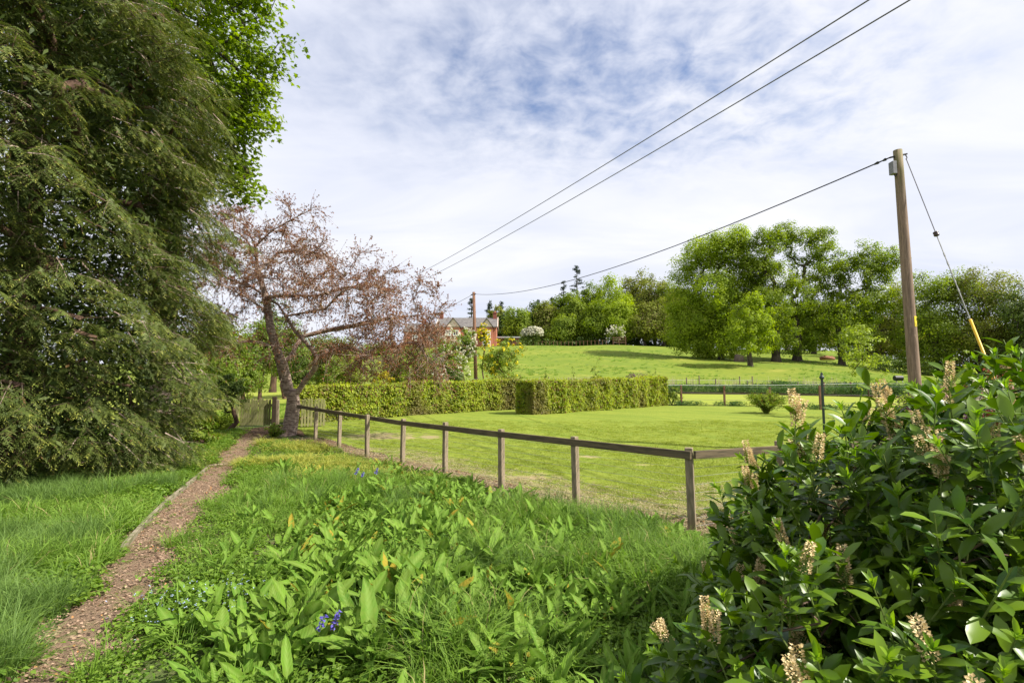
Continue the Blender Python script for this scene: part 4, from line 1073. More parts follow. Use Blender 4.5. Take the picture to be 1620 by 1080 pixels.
def bolt(a, z): return (on(z) + math.sin(a) * (rs + .003), -math.cos(a) * (rs + .003), z)
b = MB(); b.add([bolt(.62, zs + .115), bolt(.38, zs + .03), bolt(.52, zs + .035), bolt(.36, zs - .035), bolt(.70, zs + .055), bolt(.56, zs + .05)], [(0, 1, 2), (2, 3, 4), (0, 2, 5), (5, 2, 4)]); b.build('lightning_flash', M['black'], pz)
PT = np.array([xb + on(hp - .15), D, zb + hp - .15])
# stay wire with insulator and yellow guard
A0 = np.array([xb + on(hp) + .21, D, zb + hp - .22]); gl = gnd(1627, 736); A1 = np.array([gl[0], gl[1], gl[2] + .0])
def lerp_px(py):
    lo, hi = 0., 1.
    for _ in range(40):
        m_ = (lo + hi) / 2; q = A0 + (A1 - A0) * m_; d = q - (0, 0, CAMZ); v = np.dot(d, _u); f_ = np.dot(d, _f); y_ = 540 - v / f_ * 801
        if y_ < py: lo = m_
        else: hi = m_
    return lo
o = empty('stay_wire', tuple(A1)); tag(o, 'grey stay wire with brown insulator and yellow guard right of the near pole', 'stay wire')
L_ = lambda t_: A0 + (A1 - A0) * t_ - A1
ti, tg = lerp_px(370), lerp_px(505)
b = MB(); b.tube([L_(0), L_(ti)], .011, 6); b.build('upper_wire', M['grey_cable'], o)
b = MB(); b.tube([L_(ti), L_(1)], .013, 6); b.build('lower_wire', M['wire'], o)
b = MB(); dd = .06 / np.linalg.norm(A1 - A0); b.tube([L_(ti - dd * 1.1), L_(ti - dd * .9), L_(ti - dd * .2), L_(ti), L_(ti + dd * .2), L_(ti + dd * .9), L_(ti + dd * 1.1)], [.03, .055, .06, .045, .06, .055, .03], 10); b.build('insulator', M['brown_insul'], o, smooth=True)
b = MB(); b.tube([L_(tg), L_(.995)], .030, 10); b.build('guard', M['yellow'], o, smooth=True)
# grips
for k in range(5):
    q = lerp_px(400 + k * 14); b = MB(); b.tube([L_(q), L_(q + .012)], .020, 6); b.build('wire_clip', M['wire'], o)

D2 = 52; far_top = at(749.5, 462, D2); xb2 = gx(753, D2); zb2 = h(xb2, D2)
o = empty('telegraph_pole', (xb2, D2, zb2)); tag(o, 'distant slim brown telegraph pole in front of the red house', 'telegraph pole')
b = MB(); b.tube([(0, 0, -.2), (far_top[0] - xb2, 0, far_top[2] - zb2)], [.20, .15], 10); b.build('shaft', M['brown_post'], o, smooth=True)
b = MB(); b.bar((far_top[0] - xb2 - .3, -.1, far_top[2] - zb2 - .3), (far_top[0] - xb2 + .25, -.1, far_top[2] - zb2 - .2), .08, .08); b.build('bracket', M['black'], o)
def cable(nm, a, b_, sag, r, label, mat='cable', n=28):
    a = np.array(a); b_ = np.array(b_); pts = [a + (b_ - a) * t_ - np.array([0, 0, sag * 4 * t_ * (1 - t_)]) for t_ in np.linspace(0, 1, n)]
    q = MB(); q.tube(pts, r, 6); c = q.build(nm, M[mat], smooth=True); tag(c, label, 'cable'); return c
FT = np.array([far_top[0], D2 - .1, far_top[2] - .22])
s0 = np.array([xb + on(hp) - .22, D, zb + hp - .20])
cable('overhead_cable', s0, FT, 1.15, .019, 'thick black overhead cable from the near pole to the distant pole')
# strain clamps near the pole
dn = unit(FT - s0)
for k, (a_, l_) in enumerate(((.08, .1), (.27, .14))):
    q = s0 + dn * a_ - (0, 0, .12 * a_); b = MB(); b.tube([q, q + dn * l_ * .3, q + dn * l_ - (0, 0, .015)], [.02, .042, .022], 8)
    c = b.build('strain_clamp', M['black']); c.parent = bpy.data.objects['telegraph_pole']; c.matrix_parent_inverse = Matrix.Translation((-xb, -D, -zb))
cable('overhead_cable', FT, at(560, 545, 120), .9, .022, 'cable running left from the distant pole into the cherry crown', 'grey_cable')
e0 = at(1440, 0, 9.0); e1 = at(1375, 0, 9.3)
f0 = at(590, 459, 118); f1 = at(575, 458, 118)
def through(px0, py0, D0, px1, py1, D1, sag, r, lab):
    a = at(px0, py0, D0); b_ = at(px1, py1, D1); q = .12 / 1.12; a = a + np.array([0, 0, sag * 4 * q * (1 - q)]); a2 = a + (a - b_) * .12
    cable('overhead_wire', a2, b_, sag, r, lab, 'grey_cable', 60)
through(1375, 0, 12.5, 560, 473, 120, 1.9, .022, 'upper of the two thin parallel wires crossing the sky')
through(1440, 0, 12.0, 568, 479, 118, 1.9, .022, 'lower of the two thin parallel wires crossing the sky')

# ------------------------------------------------------------------ cherry tree
def cherry():
    rng = np.random.default_rng(88); D = 16.8; bx = gx(457, D); z0 = h(bx, D) - .12; B = np.array([bx, D, z0])
    o = empty('cherry_tree', tuple(B)); tag(o, 'spreading cherry tree with pale forked trunk and reddish brown young shoots by the gate', 'tree')
    def pl_(L): return [tuple(at(px, py, d) - B) for px, py, d in L]
    base = [(0, 0, 0), tuple(at(460, 670, 16.8) - B), tuple(at(464, 640, 16.8) - B), tuple(at(463, 622, 16.8) - B)]
    T = [base,
         pl_([(459, 630, 16.8), (452, 600, 16.8), (446, 575, 16.7), (436, 548, 16.6), (428, 520, 16.5), (419, 497, 16.5), (416, 488, 16.5)]),
         pl_([(466, 628, 16.8), (482, 603, 16.7), (497, 585, 16.5), (502, 566, 16.4), (492, 552, 16.3), (478, 535, 16.3), (465, 522, 16.3), (452, 500, 16.3), (440, 482, 16.5)]),
         pl_([(450, 572, 16.7), (462, 562, 16.9), (469, 545, 17.1), (480, 532, 17.3), (510, 524, 17.4), (560, 515, 17.2), (600, 506, 17), (640, 500, 16.8), (680, 497, 16.6)]),
         pl_([(428, 520, 16.5), (421, 470, 16.8), (408, 430, 17), (404, 390, 17), (385, 350, 17)]),
         pl_([(421, 470, 16.8), (450, 468, 16.4), (500, 468, 16), (545, 455, 15.8), (590, 450, 15.7)]),
         pl_([(452, 500, 16.3), (480, 495, 16), (515, 488, 15.6), (540, 462, 15.3), (575, 450, 15)]),
         pl_([(416, 488, 16.5), (390, 470, 16), (350, 450, 15.5), (320, 440, 15)]),
         pl_([(440, 482, 16.5), (400, 455, 17.2), (360, 440, 17.6), (330, 420, 18)]),
         pl_([(404, 390, 17), (430, 365, 16.5), (460, 348, 16), (490, 333, 15.8)]),
         pl_([(408, 430, 17), (440, 400, 17.5), (480, 395, 17.8), (530, 410, 18)])]
    def ell(px, py, d, rx, ry, rz):
        c = at(px, py, d) - B; return (c[0], c[1], c[2], rx, ry, rz)
    E = [ell(395, 400, 16.5, 1.9, 1.9, 1.05), ell(455, 420, 16.5, 1.7, 2.2, .9), ell(520, 450, 16.3, 1.5, 2.0, .75), ell(590, 470, 16, 1.3, 1.7, .75), ell(650, 520, 15.8, 1.0, 1.3, .8), ell(345, 455, 16, 1.2, 1.5, 1.1), ell(620, 545, 15.8, 1.3, 1.2, .6), ell(685, 560, 15.8, .55, .9, .85), ell(560, 455, 16, 1.5, 1.6, .6), ell(635, 500, 15.8, 1.2, 1.4, .7), ell(600, 560, 15.8, 1.2, .8, .5), ell(400, 365, 16.5, 1.3, 1.3, .8)]
    C = in_ell(rng, 150, E, .16)
    Q = in_ell(rng, 26, [ell(400, 545, 16, 1.6, 1.2, .5), ell(560, 560, 15.8, 1.8, 1.0, .5), ell(690, 575, 15.8, .5, .8, .6), ell(640, 570, 15.6, .8, .8, .5)], .3)
    S = np.array([at(x_, y_, d_) - B for x_, y_, d_ in [(495, 328, 15.8), (498, 350, 15.7), (470, 340, 15.9), (570, 398, 15.8), (510, 378, 15.9), (455, 322, 16), (360, 330, 17), (700, 478, 15.6), (690, 455, 15.6), (665, 440, 15.7), (625, 425, 15.8), (300, 350, 16.5), (320, 335, 16.5), (690, 560, 15.6), (700, 530, 15.7)]])
    tg = np.concatenate([C, Q, S]); rng.shuffle(tg)
    A, par, rad, main = skeleton(T, tg, .2, rng, .0085, 2.35, .09, sort=False, drop=.10)
    me = branch_mesh('cherry_trunk', A, par, rad, main, 12, .38, 1.0, .215, .006)
    link('trunk', me, M['bark_cherry'], o)
    def twigset(m, lo, hi, kind):
        """m slender twigs leaving the branches; returns their polylines (m, 6, 3)"""
        thin_ = np.where(rad < .035)[0]; b = rng.choice(thin_, m); p0 = A[b]; ax = unit(A[b] - A[np.maximum(par[b], 0)] + 1e-4)
        if kind == 'up': d = unit(ax * .9 + rdir(rng, m) * .75 + np.array([.05, 0, .25]))
        elif kind == 'flat': d = unit(ax * .8 + rdir(rng, m) * np.array([.9, .9, .25]))
        else: d = unit(ax * .5 + rdir(rng, m) * .6 + np.array([0, 0, -.55]))
        L = rng.uniform(lo, hi, m); t_ = np.linspace(0, 1, 6); cur = rdir(rng, m) * .25; g_ = {'up': .05, 'flat': -.12, 'down': -.35}[kind]
        Q_ = p0[:, None] + d[:, None] * (L[:, None] * t_)[..., None] + cur[:, None] * (L[:, None] * t_ ** 2)[..., None]; Q_[:, :, 2] += g_ * L[:, None] * t_ ** 2
        return Q_
    TW = np.concatenate([twigset(2300, .25, .85, 'flat'), twigset(1500, .2, .65, 'up'), twigset(1100, .3, .95, 'down')])
    # second order: short side twigs on the twigs
    b = rng.integers(0, len(TW), 4200); k = rng.integers(1, 5, 4200); p0 = TW[b, k]; ax = unit(TW[b, k + 1] - TW[b, k]); d = unit(ax * .8 + rdir(rng, 4200) * .8); L = rng.uniform(.08, .28, 4200); t_ = np.linspace(0, 1, 6)
    T2 = p0[:, None] + d[:, None] * (L[:, None] * t_)[..., None]; T2[:, :, 2] -= .08 * L[:, None] * t_ ** 2
    TA = np.concatenate([TW, T2]); m = len(TA)
    ang = np.arange(3) * 2.094; r_ = np.linspace(.0052, .0022, 6)[None, :] * np.concatenate([np.ones(len(TW)), np.full(len(T2), .7)])[:, None]
    ref = rdir(rng, m); ax = unit(TA[:, -1] - TA[:, 0]); s1 = unit(np.cross(ax, ref)); s2 = np.cross(ax, s1)
    Vt = TA[:, :, None] + (s1[:, None, None] * np.cos(ang)[None, None, :, None] + s2[:, None, None] * np.sin(ang)[None, None, :, None]) * r_[:, :, None, None]
    f = np.array([(a * 3 + j_, a * 3 + (j_ + 1) % 3, a * 3 + 3 + (j_ + 1) % 3, a * 3 + 3 + j_) for a in range(5) for j_ in range(3)])
    F_ = (f[None] + (np.arange(m) * 18)[:, None, None]).reshape(-1, 4)
    to = link('twigs', np_mesh('cherry_twigs', Vt.reshape(-1, 3), [F_], None, True), M['twig'], o); to['kind'] = 'stuff'
    # buds and young leaf clusters along the twigs
    P = []; Dv = []
    for k in range(1, 6):
        for h_ in (0., .5):
            sel = rng.random(m) < (.50 if k < 5 else .9); k2 = min(k + 1, 5); q = TA[sel, k] * (1 - h_) + TA[sel, k2] * h_
            P.append(q + rng.normal(size=q.shape) * .004); Dv.append(unit(TA[sel, k] - TA[sel, k - 1]))
    P = np.concatenate(P); Dv = np.concatenate(Dv); mm = 3
    P = np.repeat(P, mm, 0); Dv = unit(np.repeat(Dv, mm, 0) * .6 + rdir(rng, len(P)) * .9 + np.array([0, 0, .1])); L = rng.uniform(.020, .054, len(P)) * np.repeat(rng.uniform(.6, 1.3, len(P) // mm), mm)
    leaf_obj('buds', [leaves(P, Dv, rdir(rng, len(P)), L, L * .55, rng.random(len(P)), None, 'fold')], M['cherry_bud'], o)
cherry()

# ------------------------------------------------------------------ yew and sycamore on the left
def yew():
    rng = np.random.default_rng(7); cx, cy = -10.1, 10.2; z0 = h(cx, cy) - .1
    o = empty('yew_tree', (cx, cy, z0)); tag(o, 'huge dark yew with drooping feathery sprays filling the left side', 'tree')
    zs_ = [0, .8, 2, 4, 6, 8.5, 11, 13.5]; rs_ = [3.3, 3.7, 3.75, 3.55, 3.6, 3.5, 2.7, .6]
    n = 2900
    ang = rng.uniform(-2.75, 1.3, n); m2 = int(n * .12); ang[:m2] = rng.uniform(1.3, 3.53, m2)
    zz = np.where(rng.random(n) < .88, rng.random(n) * 9.3, 9 + rng.random(n) * 3.6) + .15
    # tiers
    tier = np.sin(zz * 3.3 + 2.1 * np.sin(ang * 2.3) + ang * 1.7) * .5 + .5
    r = np.interp(zz, zs_, rs_) * (.72 + .34 * tier * rng.uniform(.6, 1.1, n) + .10 * np.sin(ang * 5 + zz)) - np.abs(rng.normal(size=n)) * .28
    P = np.stack([np.cos(ang) * r, np.sin(ang) * r, zz], 1)
    tr = [[(0, 0, 0), (.1, .1, 3), (0, 0, 7), (0, 0, 12.5)], [(0, 0, .3), (.9, -.7, 3), (1.2, -1, 6.5)], [(0, 0, .3), (-.6, -.9, 3.2), (-.9, -1.3, 7)]]
    sel = rng.random(n) < .42
    A, par, rad, main = skeleton(tr, P[sel] * np.array([.93, .93, 1]) + np.array([0, 0, .05]), .5, rng, .009, 2.3, .10)
    link('trunk', branch_mesh('yew_trunk', A, par, rad, main, 10, .3, 1, .36, .006), M['bark_brown'], o)
    out = np.stack([np.cos(ang), np.sin(ang), np.zeros(n)], 1)
    # each bough carries side twigs; each twig carries blades on both sides
    nt, nb = 13, 14
    bd = unit(out + rdir(rng, n) * .55 + np.array([0, 0, -.22])); bl = rng.uniform(.45, .85, n)
    t_ = np.tile(np.linspace(.05, 1, nt), n); bi = np.repeat(np.arange(n), nt)
    q0 = P[bi] - bd[bi] * (bl[bi] * .45)[:, None] + bd[bi] * (bl[bi] * t_)[:, None]; q0[:, 2] -= .22 * t_ ** 2 * bl[bi]
    sd_ = unit(np.cross(bd, np.tile([0, 0, 1.], (n, 1))))[bi] * np.where(np.tile(np.arange(nt) % 2, n)[:, None] > 0, 1, -1)
    td = unit(sd_ * .8 + bd[bi] * .75 + rdir(rng, n * nt) * .30 + np.array([0, 0, -.45])); tl = rng.uniform(.18, .42, n * nt) * (1.1 - .5 * t_)
    m = n * nt
    s_ = np.tile(np.linspace(.0, 1, nb), m); ti = np.repeat(np.arange(m), nb)
    p0 = q0[ti] + td[ti] * (tl[ti] * s_)[:, None]; p0[:, 2] -= .35 * s_ ** 2 * tl[ti]
    ddir = td[ti].copy(); ddir[:, 2] -= .6 * s_; ddir = unit(ddir)
    nrm_ = unit(np.cross(td, np.cross(td, [0, 0, 1.])) * -1 + rdir(rng, m) * .35)[ti]
    lat = unit(np.cross(nrm_, ddir)) * np.where(np.tile(np.arange(nb) % 2, m)[:, None] > 0, 1, -1)
    bdv = unit(lat * .9 + ddir * .95 + rng.normal(size=p0.shape) * .15)
    L = rng.uniform(.045, .08, len(p0)) * (1.15 - .35 * s_)
    bough_r = rng.random(n); rnd = np.clip(.45 * bough_r[bi][ti] + .25 * rng.random(m)[ti] + .3 * rng.random(len(p0)), 0, .999)
    tip = np.clip((s_ - .72) / .28, 0, 1) * np.where(rng.random(m)[ti] < .55, .85, .15)
    keep = rng.random(len(p0)) < np.where((ang[bi][ti] > 1.3), .6, 1.0)
    leaf_obj('crown', [leaves(p0[keep], bdv[keep], nrm_[keep], L[keep], L[keep] * .42, rnd[keep], tip[keep], 'blade')], M['yew'], o)
    # inner older foliage, dark with shade
    mm = 52000; a2 = rng.uniform(-3.14, 3.14, mm); z2 = rng.random(mm) * 12; r2 = np.interp(z2, zs_, rs_) * rng.uniform(.22, .84, mm)
    P2 = np.stack([np.cos(a2) * r2, np.sin(a2) * r2, z2], 1)
    leaf_obj('inner_foliage', [leaves(P2, rdir(rng, mm, -.3), rdir(rng, mm), .20, .06, rng.random(mm) * .5, None, 'needle')], M['yew'], o)
    # twig wood
    e0_, e1_ = q0, q0 + td * tl[:, None] * .8; sel = rng.random(m) < .45; e0_ = e0_[sel]; e1_ = e1_[sel]; k = np.arange(len(e0_))[:, None] * 3
    V = np.stack([e0_ + (0, 0, .004), e0_ - (0, 0, .004), e1_], 1).reshape(-1, 3)
    tw = link('twigs', np_mesh('yew_twigs', V, [k + np.array([0, 1, 2])]), M['stem_woody'], o); tw['kind'] = 'stuff'
    b0 = P - bd * (bl * .55)[:, None]; b1 = P + bd * (bl * .35)[:, None] - np.array([0, 0, .1]); W_ = MB()
    for i in range(0, n, 2): W_.tube([b0[i], (b0[i] + b1[i]) / 2 + (0, 0, .03), b1[i]], [.012, .009, .004], 3, False)
    bo = W_.build('boughs', M['twig'], o); bo['kind'] = 'stuff'
yew()

def sycamore():
    rng = np.random.default_rng(17); D = 15.2; x = -10.6; z0 = h(x, D) - .1
    o = empty('sycamore_tree', (x, D, z0)); tag(o, 'bright green sycamore rising behind the yew at the upper left', 'tree')
    def ell(px, py, d, r, rz=None): c = at(px, py, d); return (c[0] - x, c[1] - D, c[2] - z0, r, r, rz or r)
    E = [ell(375, 20, 14, 1.4), ell(350, 130, 14, 1.45), ell(320, 210, 14.2, 1.4), ell(418, 75, 13.8, .8, .95), ell(400, -20, 13.8, .9, .9), ell(360, 180, 14, 1.2, 1.2), ell(385, 200, 13.8, .7, .7), ell(385, 300, 14, .55, .4), ell(350, 280, 14, .95, .55), ell(290, 300, 14.5, 1.1, .8), ell(300, 60, 15.5, 2.2), ell(200, 120, 16, 2.4), ell(100, 60, 16.5, 2.6), ell(180, 260, 16.5, 1.8), ell(330, -120, 14.5, 2.0), ell(200, -150, 16, 3.0), ell(405, 120, 13.8, .5, .8)]
    C = in_ell(rng, 1050, E, .42)
    A, par, rad, main = skeleton([[(0, 0, 0), (.1, 0, 4), (.2, -.1, 7)], [(.2, -.1, 6.5), (1.6, -.4, 9.5)], [(.2, -.1, 6.5), (-.8, .3, 11)]], C, .6, rng, .012, 2.3, .12)
    link('trunk', branch_mesh('sycamore_trunk', A, par, rad, main, 10, .3, 1, .34, .007), M['bark_grey'], o)
    m, nl = len(C), 44
    off = rdir(rng, m * nl) * (rng.random(m * nl) ** .45)[:, None] * np.array([.55, .55, .34]); P = np.repeat(C, nl, 0) + off
    N = unit(np.array([.25, -.15, .9]) + rng.normal(size=P.shape) * .42); Dv = unit(np.cross(N, rdir(rng, len(P))) + np.array([.1, 0, -.35])); s = rng.uniform(.10, .17, len(P))
    rnd = np.clip(np.repeat(rng.random(m), nl) * .5 + rng.random(len(P)) * .5, 0, .999)
    leaf_obj('crown', [leaves(P, Dv, N, s, s * 1.0, rnd, None, 'maple')], M['sycamore'], o)
sycamore()

# ------------------------------------------------------------------ small trees and shrubs behind the hedge
GR = 'small trees behind the beech hedges'
OT = [  # px, D, top y, width px, mat, label, name
 (345, 27, 492, 110, 'orchard', 'bushy small tree behind the closed gate, leftmost of the orchard', 'fruit_tree', .10),
 (412, 33, 500, 70, 'orchard', 'small orchard tree straight behind the closed picket gate', 'fruit_tree', .14),
 (385, 30, 515, 60, 'dark_leaf', 'darker small tree left of the gate opening', 'fruit_tree', .14),
 (452, 36, 505, 74, 'orchard', 'small orchard tree seen through the fork of the cherry', 'fruit_tree', .14),
 (500, 38, 528, 70, 'orchard', 'low orchard tree right of the cherry trunk', 'fruit_tree', .10),
 (545, 37, 522, 66, 'oak_olive', 'olive orchard tree under the right limb of the cherry', 'fruit_tree', .14),
 (632, 39, 536, 64, 'orchard', 'small tree under the hanging cherry twigs, left of the dark bushes', 'fruit_tree', .14),
 (672, 40, 548, 48, 'dark_leaf', 'dark rounded small tree left of the white flowering elder', 'fruit_tree', .10),
]
for i, (px, D, yt, wp, mt, lb, nm, zl) in enumerate(OT):
    blob_tree(nm, lb, 'small tree', px, D, yt, None, wp, mt, 600 + i, None, 150, 75, .14, rc=wp / 801 * D / 2 * .30, tr=.11, group=GR, zlow=zl, step=.35, r_tip=.007)
blob_tree('dark_tree', 'dark round topped tree showing behind the upper cherry branches', 'tree', 432, 44, 450, None, 72, 'dark_leaf', 620, None, 110, 60, .16, tr=.25, zlow=.2, step=.6)
for i, (px, yt, wp, D, mt) in enumerate([(250, 505, 120, 62, 'oak_mid'), (330, 520, 90, 66, 'orchard'), (470, 545, 90, 78, 'oak_mid'), (540, 548, 80, 82, 'oak_olive'), (600, 540, 80, 110, 'oak_mid'), (655, 545, 60, 118, 'oak_olive'), (150, 480, 140, 60, 'dark_leaf')]):
    blob_tree('far_hedgerow_tree', ['tree far behind the yew, second from the left', 'tree far behind the yew edge', 'far tree low behind the cherry fork', 'far olive tree right of the cherry fork', 'far green tree below the wing of the red house', 'far olive tree just left of the white flowering elder', 'tree far behind the yew, leftmost'][i], 'tree', px, D, yt, None, wp, mt, 640 + i, None, 80, 60, .3, tr=.2, zlow=.08, step=.8)
for k_, (px, D, yt, wp, mt, lb) in enumerate([(478, 31, 556, 50, 'dark_leaf', 'dark low shrub behind the hedge directly right of the cherry trunk'), (520, 32, 560, 54, 'orchard', 'light green shrub behind the hedge under the right cherry limb'), (562, 33, 556, 46, 'oak_olive', 'olive twiggy shrub just left of the yellow shrub'), (636, 34, 560, 46, 'oak_mid', 'green shrub just right of the yellow shrub'), (668, 35, 556, 44, 'oak_olive', 'olive shrub at the foot of the dark rounded small tree'), (395, 28, 560, 44, 'orchard', 'leafy shrub seen over the closed gate')]):
    blob_tree('hedge_shrub', lb, 'shrub', px, D, yt, None, wp, mt, 720 + k_, None, 70, 60, .10, tr=.05, zlow=.03, step=.25, stems=3, rc=wp / 801 * D / 2 * .3)
blob_tree('yellow_shrub', 'bright yellow leaved shrub behind the hedge, right of the cherry trunk', 'shrub', 603, 33, 566, None, 38, 'yellow_leaf', 630, None, 50, 50, .10, tr=.05, zlow=.05, step=.25, stems=3)
blob_tree('green_shrub', 'small dark green shrub at the foot of the yellow shrub', 'shrub', 590, 32, 588, None, 34, 'oak_mid', 631, None, 40, 50, .09, tr=.05, zlow=.03, step=.25, stems=3)
blob_tree('elder_tree', 'elder with flat white flower heads left of the distant pole', 'small tree', 712, 38, 513, None, 64, 'oak_mid', 632, [('flower_heads', 'blossom', 260, 11, .10, .9)], 110, 60, .13, tr=.12, zlow=.1, step=.35, stems=2)
blob_tree('elder_tree', 'upper white flowering elder standing close to the distant pole', 'small tree', 737, 39, 512, None, 40, 'orchard', 633, [('flower_heads', 'blossom', 130, 11, .10, 1.4)], 70, 50, .13, tr=.10, zlow=.45, step=.35)
blob_tree('conifer_shrub', 'small dark clipped conifer at the foot of the white elder', 'shrub', 722, 34, 579, None, 38, 'dark_leaf', 634, None, 60, 60, .09, tr=.05, zlow=.02, step=.25)
blob_tree('laburnum_tree', 'bushy laburnum with yellow flower chains right of the distant pole', 'small tree', 795, 37, 528, None, 76, 'orchard', 635, [('flower_chains', 'yellow_blossom', 75, 13, .11, 1.1)], 90, 55, .13, tr=.09, zlow=.12, step=.35, stems=3, up=.2)
blob_tree('yellow_tree', 'thin yellow flowering tree top crossing the distant pole', 'small tree', 765, 41, 506, None, 22, 'orchard', 636, [('flower_chains', 'yellow_blossom', 70, 12, .11, 2.0)], 22, 36, .12, tr=.06, zlow=.6, step=.4)
blob_tree('bare_shrub', 'small brownish twiggy shrub at the foot of the distant pole', 'shrub', 752, 33, 585, None, 16, 'purple', 637, None, 16, 24, .06, tr=.03, zlow=.05, step=.2, stems=3)
def sapling(px, D, ytop, wpx, mat, seed, label, name='sapling', n=26, nl=16, size=.09, zlow=.1, tall=True):
    return blob_tree(name, label, 'sapling', px, D, ytop, None, wpx, mat, seed, None, n, nl, size, tr=.025, zlow=zlow, step=.25, stems=2, bark_='bark_brown', r_tip=.006)
sapling(865, 34, 564, 14, 'orchard', 650, 'thin sapling with a few leaf tufts behind the hedge, right of the laburnum', n=9)
sapling(822, 35, 570, 20, 'orchard', 651, 'sparse yellowish sapling at the right side of the laburnum', n=14)
sapling(945, 34, 556, 28, 'orchard', 652, 'leafy sapling poking above the nearer beech hedge', n=26)
sapling(1033, 33, 577, 22, 'orchard', 653, 'leaning sapling at the right end of the nearer hedge', n=14)
sapling(905, 36, 575, 16, 'orchard', 656, 'small thin sapling between the two taller saplings above the hedge', n=8)
blob_tree('purple_shrub', 'dull purple twiggy shrub behind the right end of the nearer hedge', 'shrub', 1008, 33, 583, None, 60, 'purple', 654, None, 50, 50, .07, tr=.04, zlow=.3, step=.25, stems=3)
blob_tree('hazel_shrub', 'light green shoots growing out at the right end of the nearer hedge', 'shrub', 1062, 31.5, 600, None, 34, 'orchard', 655, None, 36, 40, .09, tr=.03, zlow=.05, step=.2, stems=3)
# young pale trees in front of the field at the right
sapling(1370, 22, 492, 66, 'pale_leaf', 660, 'pale leaved young tree left of the near telegraph pole', 'young_tree', 70, 22, .115, .22)
sapling(1522, 19, 540, 40, 'pale_leaf', 661, 'pale young tree just left of the yellow stay guard', 'young_tree', 30, 20, .10, .2)
# shrub on the lawn, arching
def arching(name, label, px, D, ytop, wpx, mat, seed, ns=46, size=.075):
    rng = np.random.default_rng(seed); x = gx(px, D); z0 = h(x, D); Ht = at(px, ytop, D)[2] - z0; Rr = wpx / 801 * D / 2
    o = empty(name, (x, D, z0)); tag(o, label, 'shrub'); W_ = MB(); P = []; Dv = []
    for k in range(ns):
        a = rng.random() * 6.28; rr = Rr * rng.uniform(.25, 1.1); hh = Ht * rng.uniform(.55, 1.15) * (1 - .35 * rr / Rr)
        d = np.array([math.cos(a), math.sin(a), 0]); pts = [d * rr * t_ ** 1.4 + np.array([0, 0, hh * (1 - (1 - t_) ** 1.8)]) for t_ in (0, .35, .7, 1)]
        W_.tube(pts, [.012, .009, .006, .003], 3, False)
        for t_ in np.linspace(.12, 1, 15):
            q = d * rr * t_ ** 1.4 + np.array([0, 0, hh * (1 - (1 - t_) ** 1.8)])
            for s_ in range(4): P.append(q + rng.normal(size=3) * .035); Dv.append(d * .7 + rng.normal(size=3) * .6 + (0, 0, .2))
    so_ = W_.build('stems', M['stem_woody'], o); so_['kind'] = 'stuff'
    P = np.array(P); n = len(P); L = size * rng.uniform(.7, 1.3, n)
    leaf_obj('leaves', [leaves(P, np.array(Dv), rdir(rng, n, 1.2), L, L * .5, rng.random(n), None, 'fold')], M[mat], o); return o
arching('arching_shrub', 'loose arching green shrub standing alone at the back edge of the lawn', 1210, 24.5, 619, 70, 'orchard', 670, 110, .075)
# shrubs around the gate, below the yew
blob_tree('holly_bush', 'dark bush with a bare crooked stem left of the closed gate', 'shrub', 362, 17.6, 585, None, 60, 'dark_leaf', 671, None, 80, 60, .065, tr=.07, zlow=.3, step=.25, r_tip=.005)
blob_tree('elder_bush', 'bright green leafy elder bush below the yew at the path side', 'shrub', 303, 14.2, 640, None, 92, 'orchard', 672, None, 110, 56, .085, tr=.05, zlow=.02, step=.25, stems=4)
blob_tree('bramble_bush', 'green bush behind the elder bush beside the gate', 'shrub', 345, 18.2, 640, None, 70, 'oak_mid', 673, None, 70, 60, .075, tr=.04, zlow=.02, step=.25, stems=4)
blob_tree('nettle_clump', 'small leafy green clump at the foot of the cherry trunk', 'plant', 440, 16.2, 664, None, 34, 'orchard', 674, None, 36, 46, .06, tr=.02, zlow=.02, step=.15, stems=4)
# shrubs behind the laurel at the right
blob_tree('red_acer', 'shrub with red and pink young leaves at the right edge, behind the laurel', 'shrub', 1600, 9.5, 566, None, 150, 'pink_leaf', 680, None, 150, 60, .055, tr=.05, zlow=.25, step=.2, stems=3, r_tip=.004)
blob_tree('purple_berberis', 'dark purple leaved shrub with small magenta flowers behind the laurel', 'shrub', 1470, 8.6, 607, None, 150, 'purple', 681, [('magenta_flowers', 'pink_leaf', 16, 5, .03, .6)], 130, 60, .04, tr=.04, zlow=.2, step=.2, stems=4, r_tip=.004)
blob_tree('lime_shrub', 'low lime green shrub with a flat top in front of the near telegraph pole', 'shrub', 1445, 10.6, 600, None, 110, 'pale_leaf', 682, None, 120, 60, .05, tr=.04, zlow=.2, step=.2, stems=4, r_tip=.004)
blob_tree('dark_shrub', 'dark leafy shrub below the red leaved shrub at the right edge', 'shrub', 1640, 7.6, 590, None, 150, 'dark_leaf', 683, None, 130, 60, .06, tr=.04, zlow=.1, step=.2, stems=4, r_tip=.004)
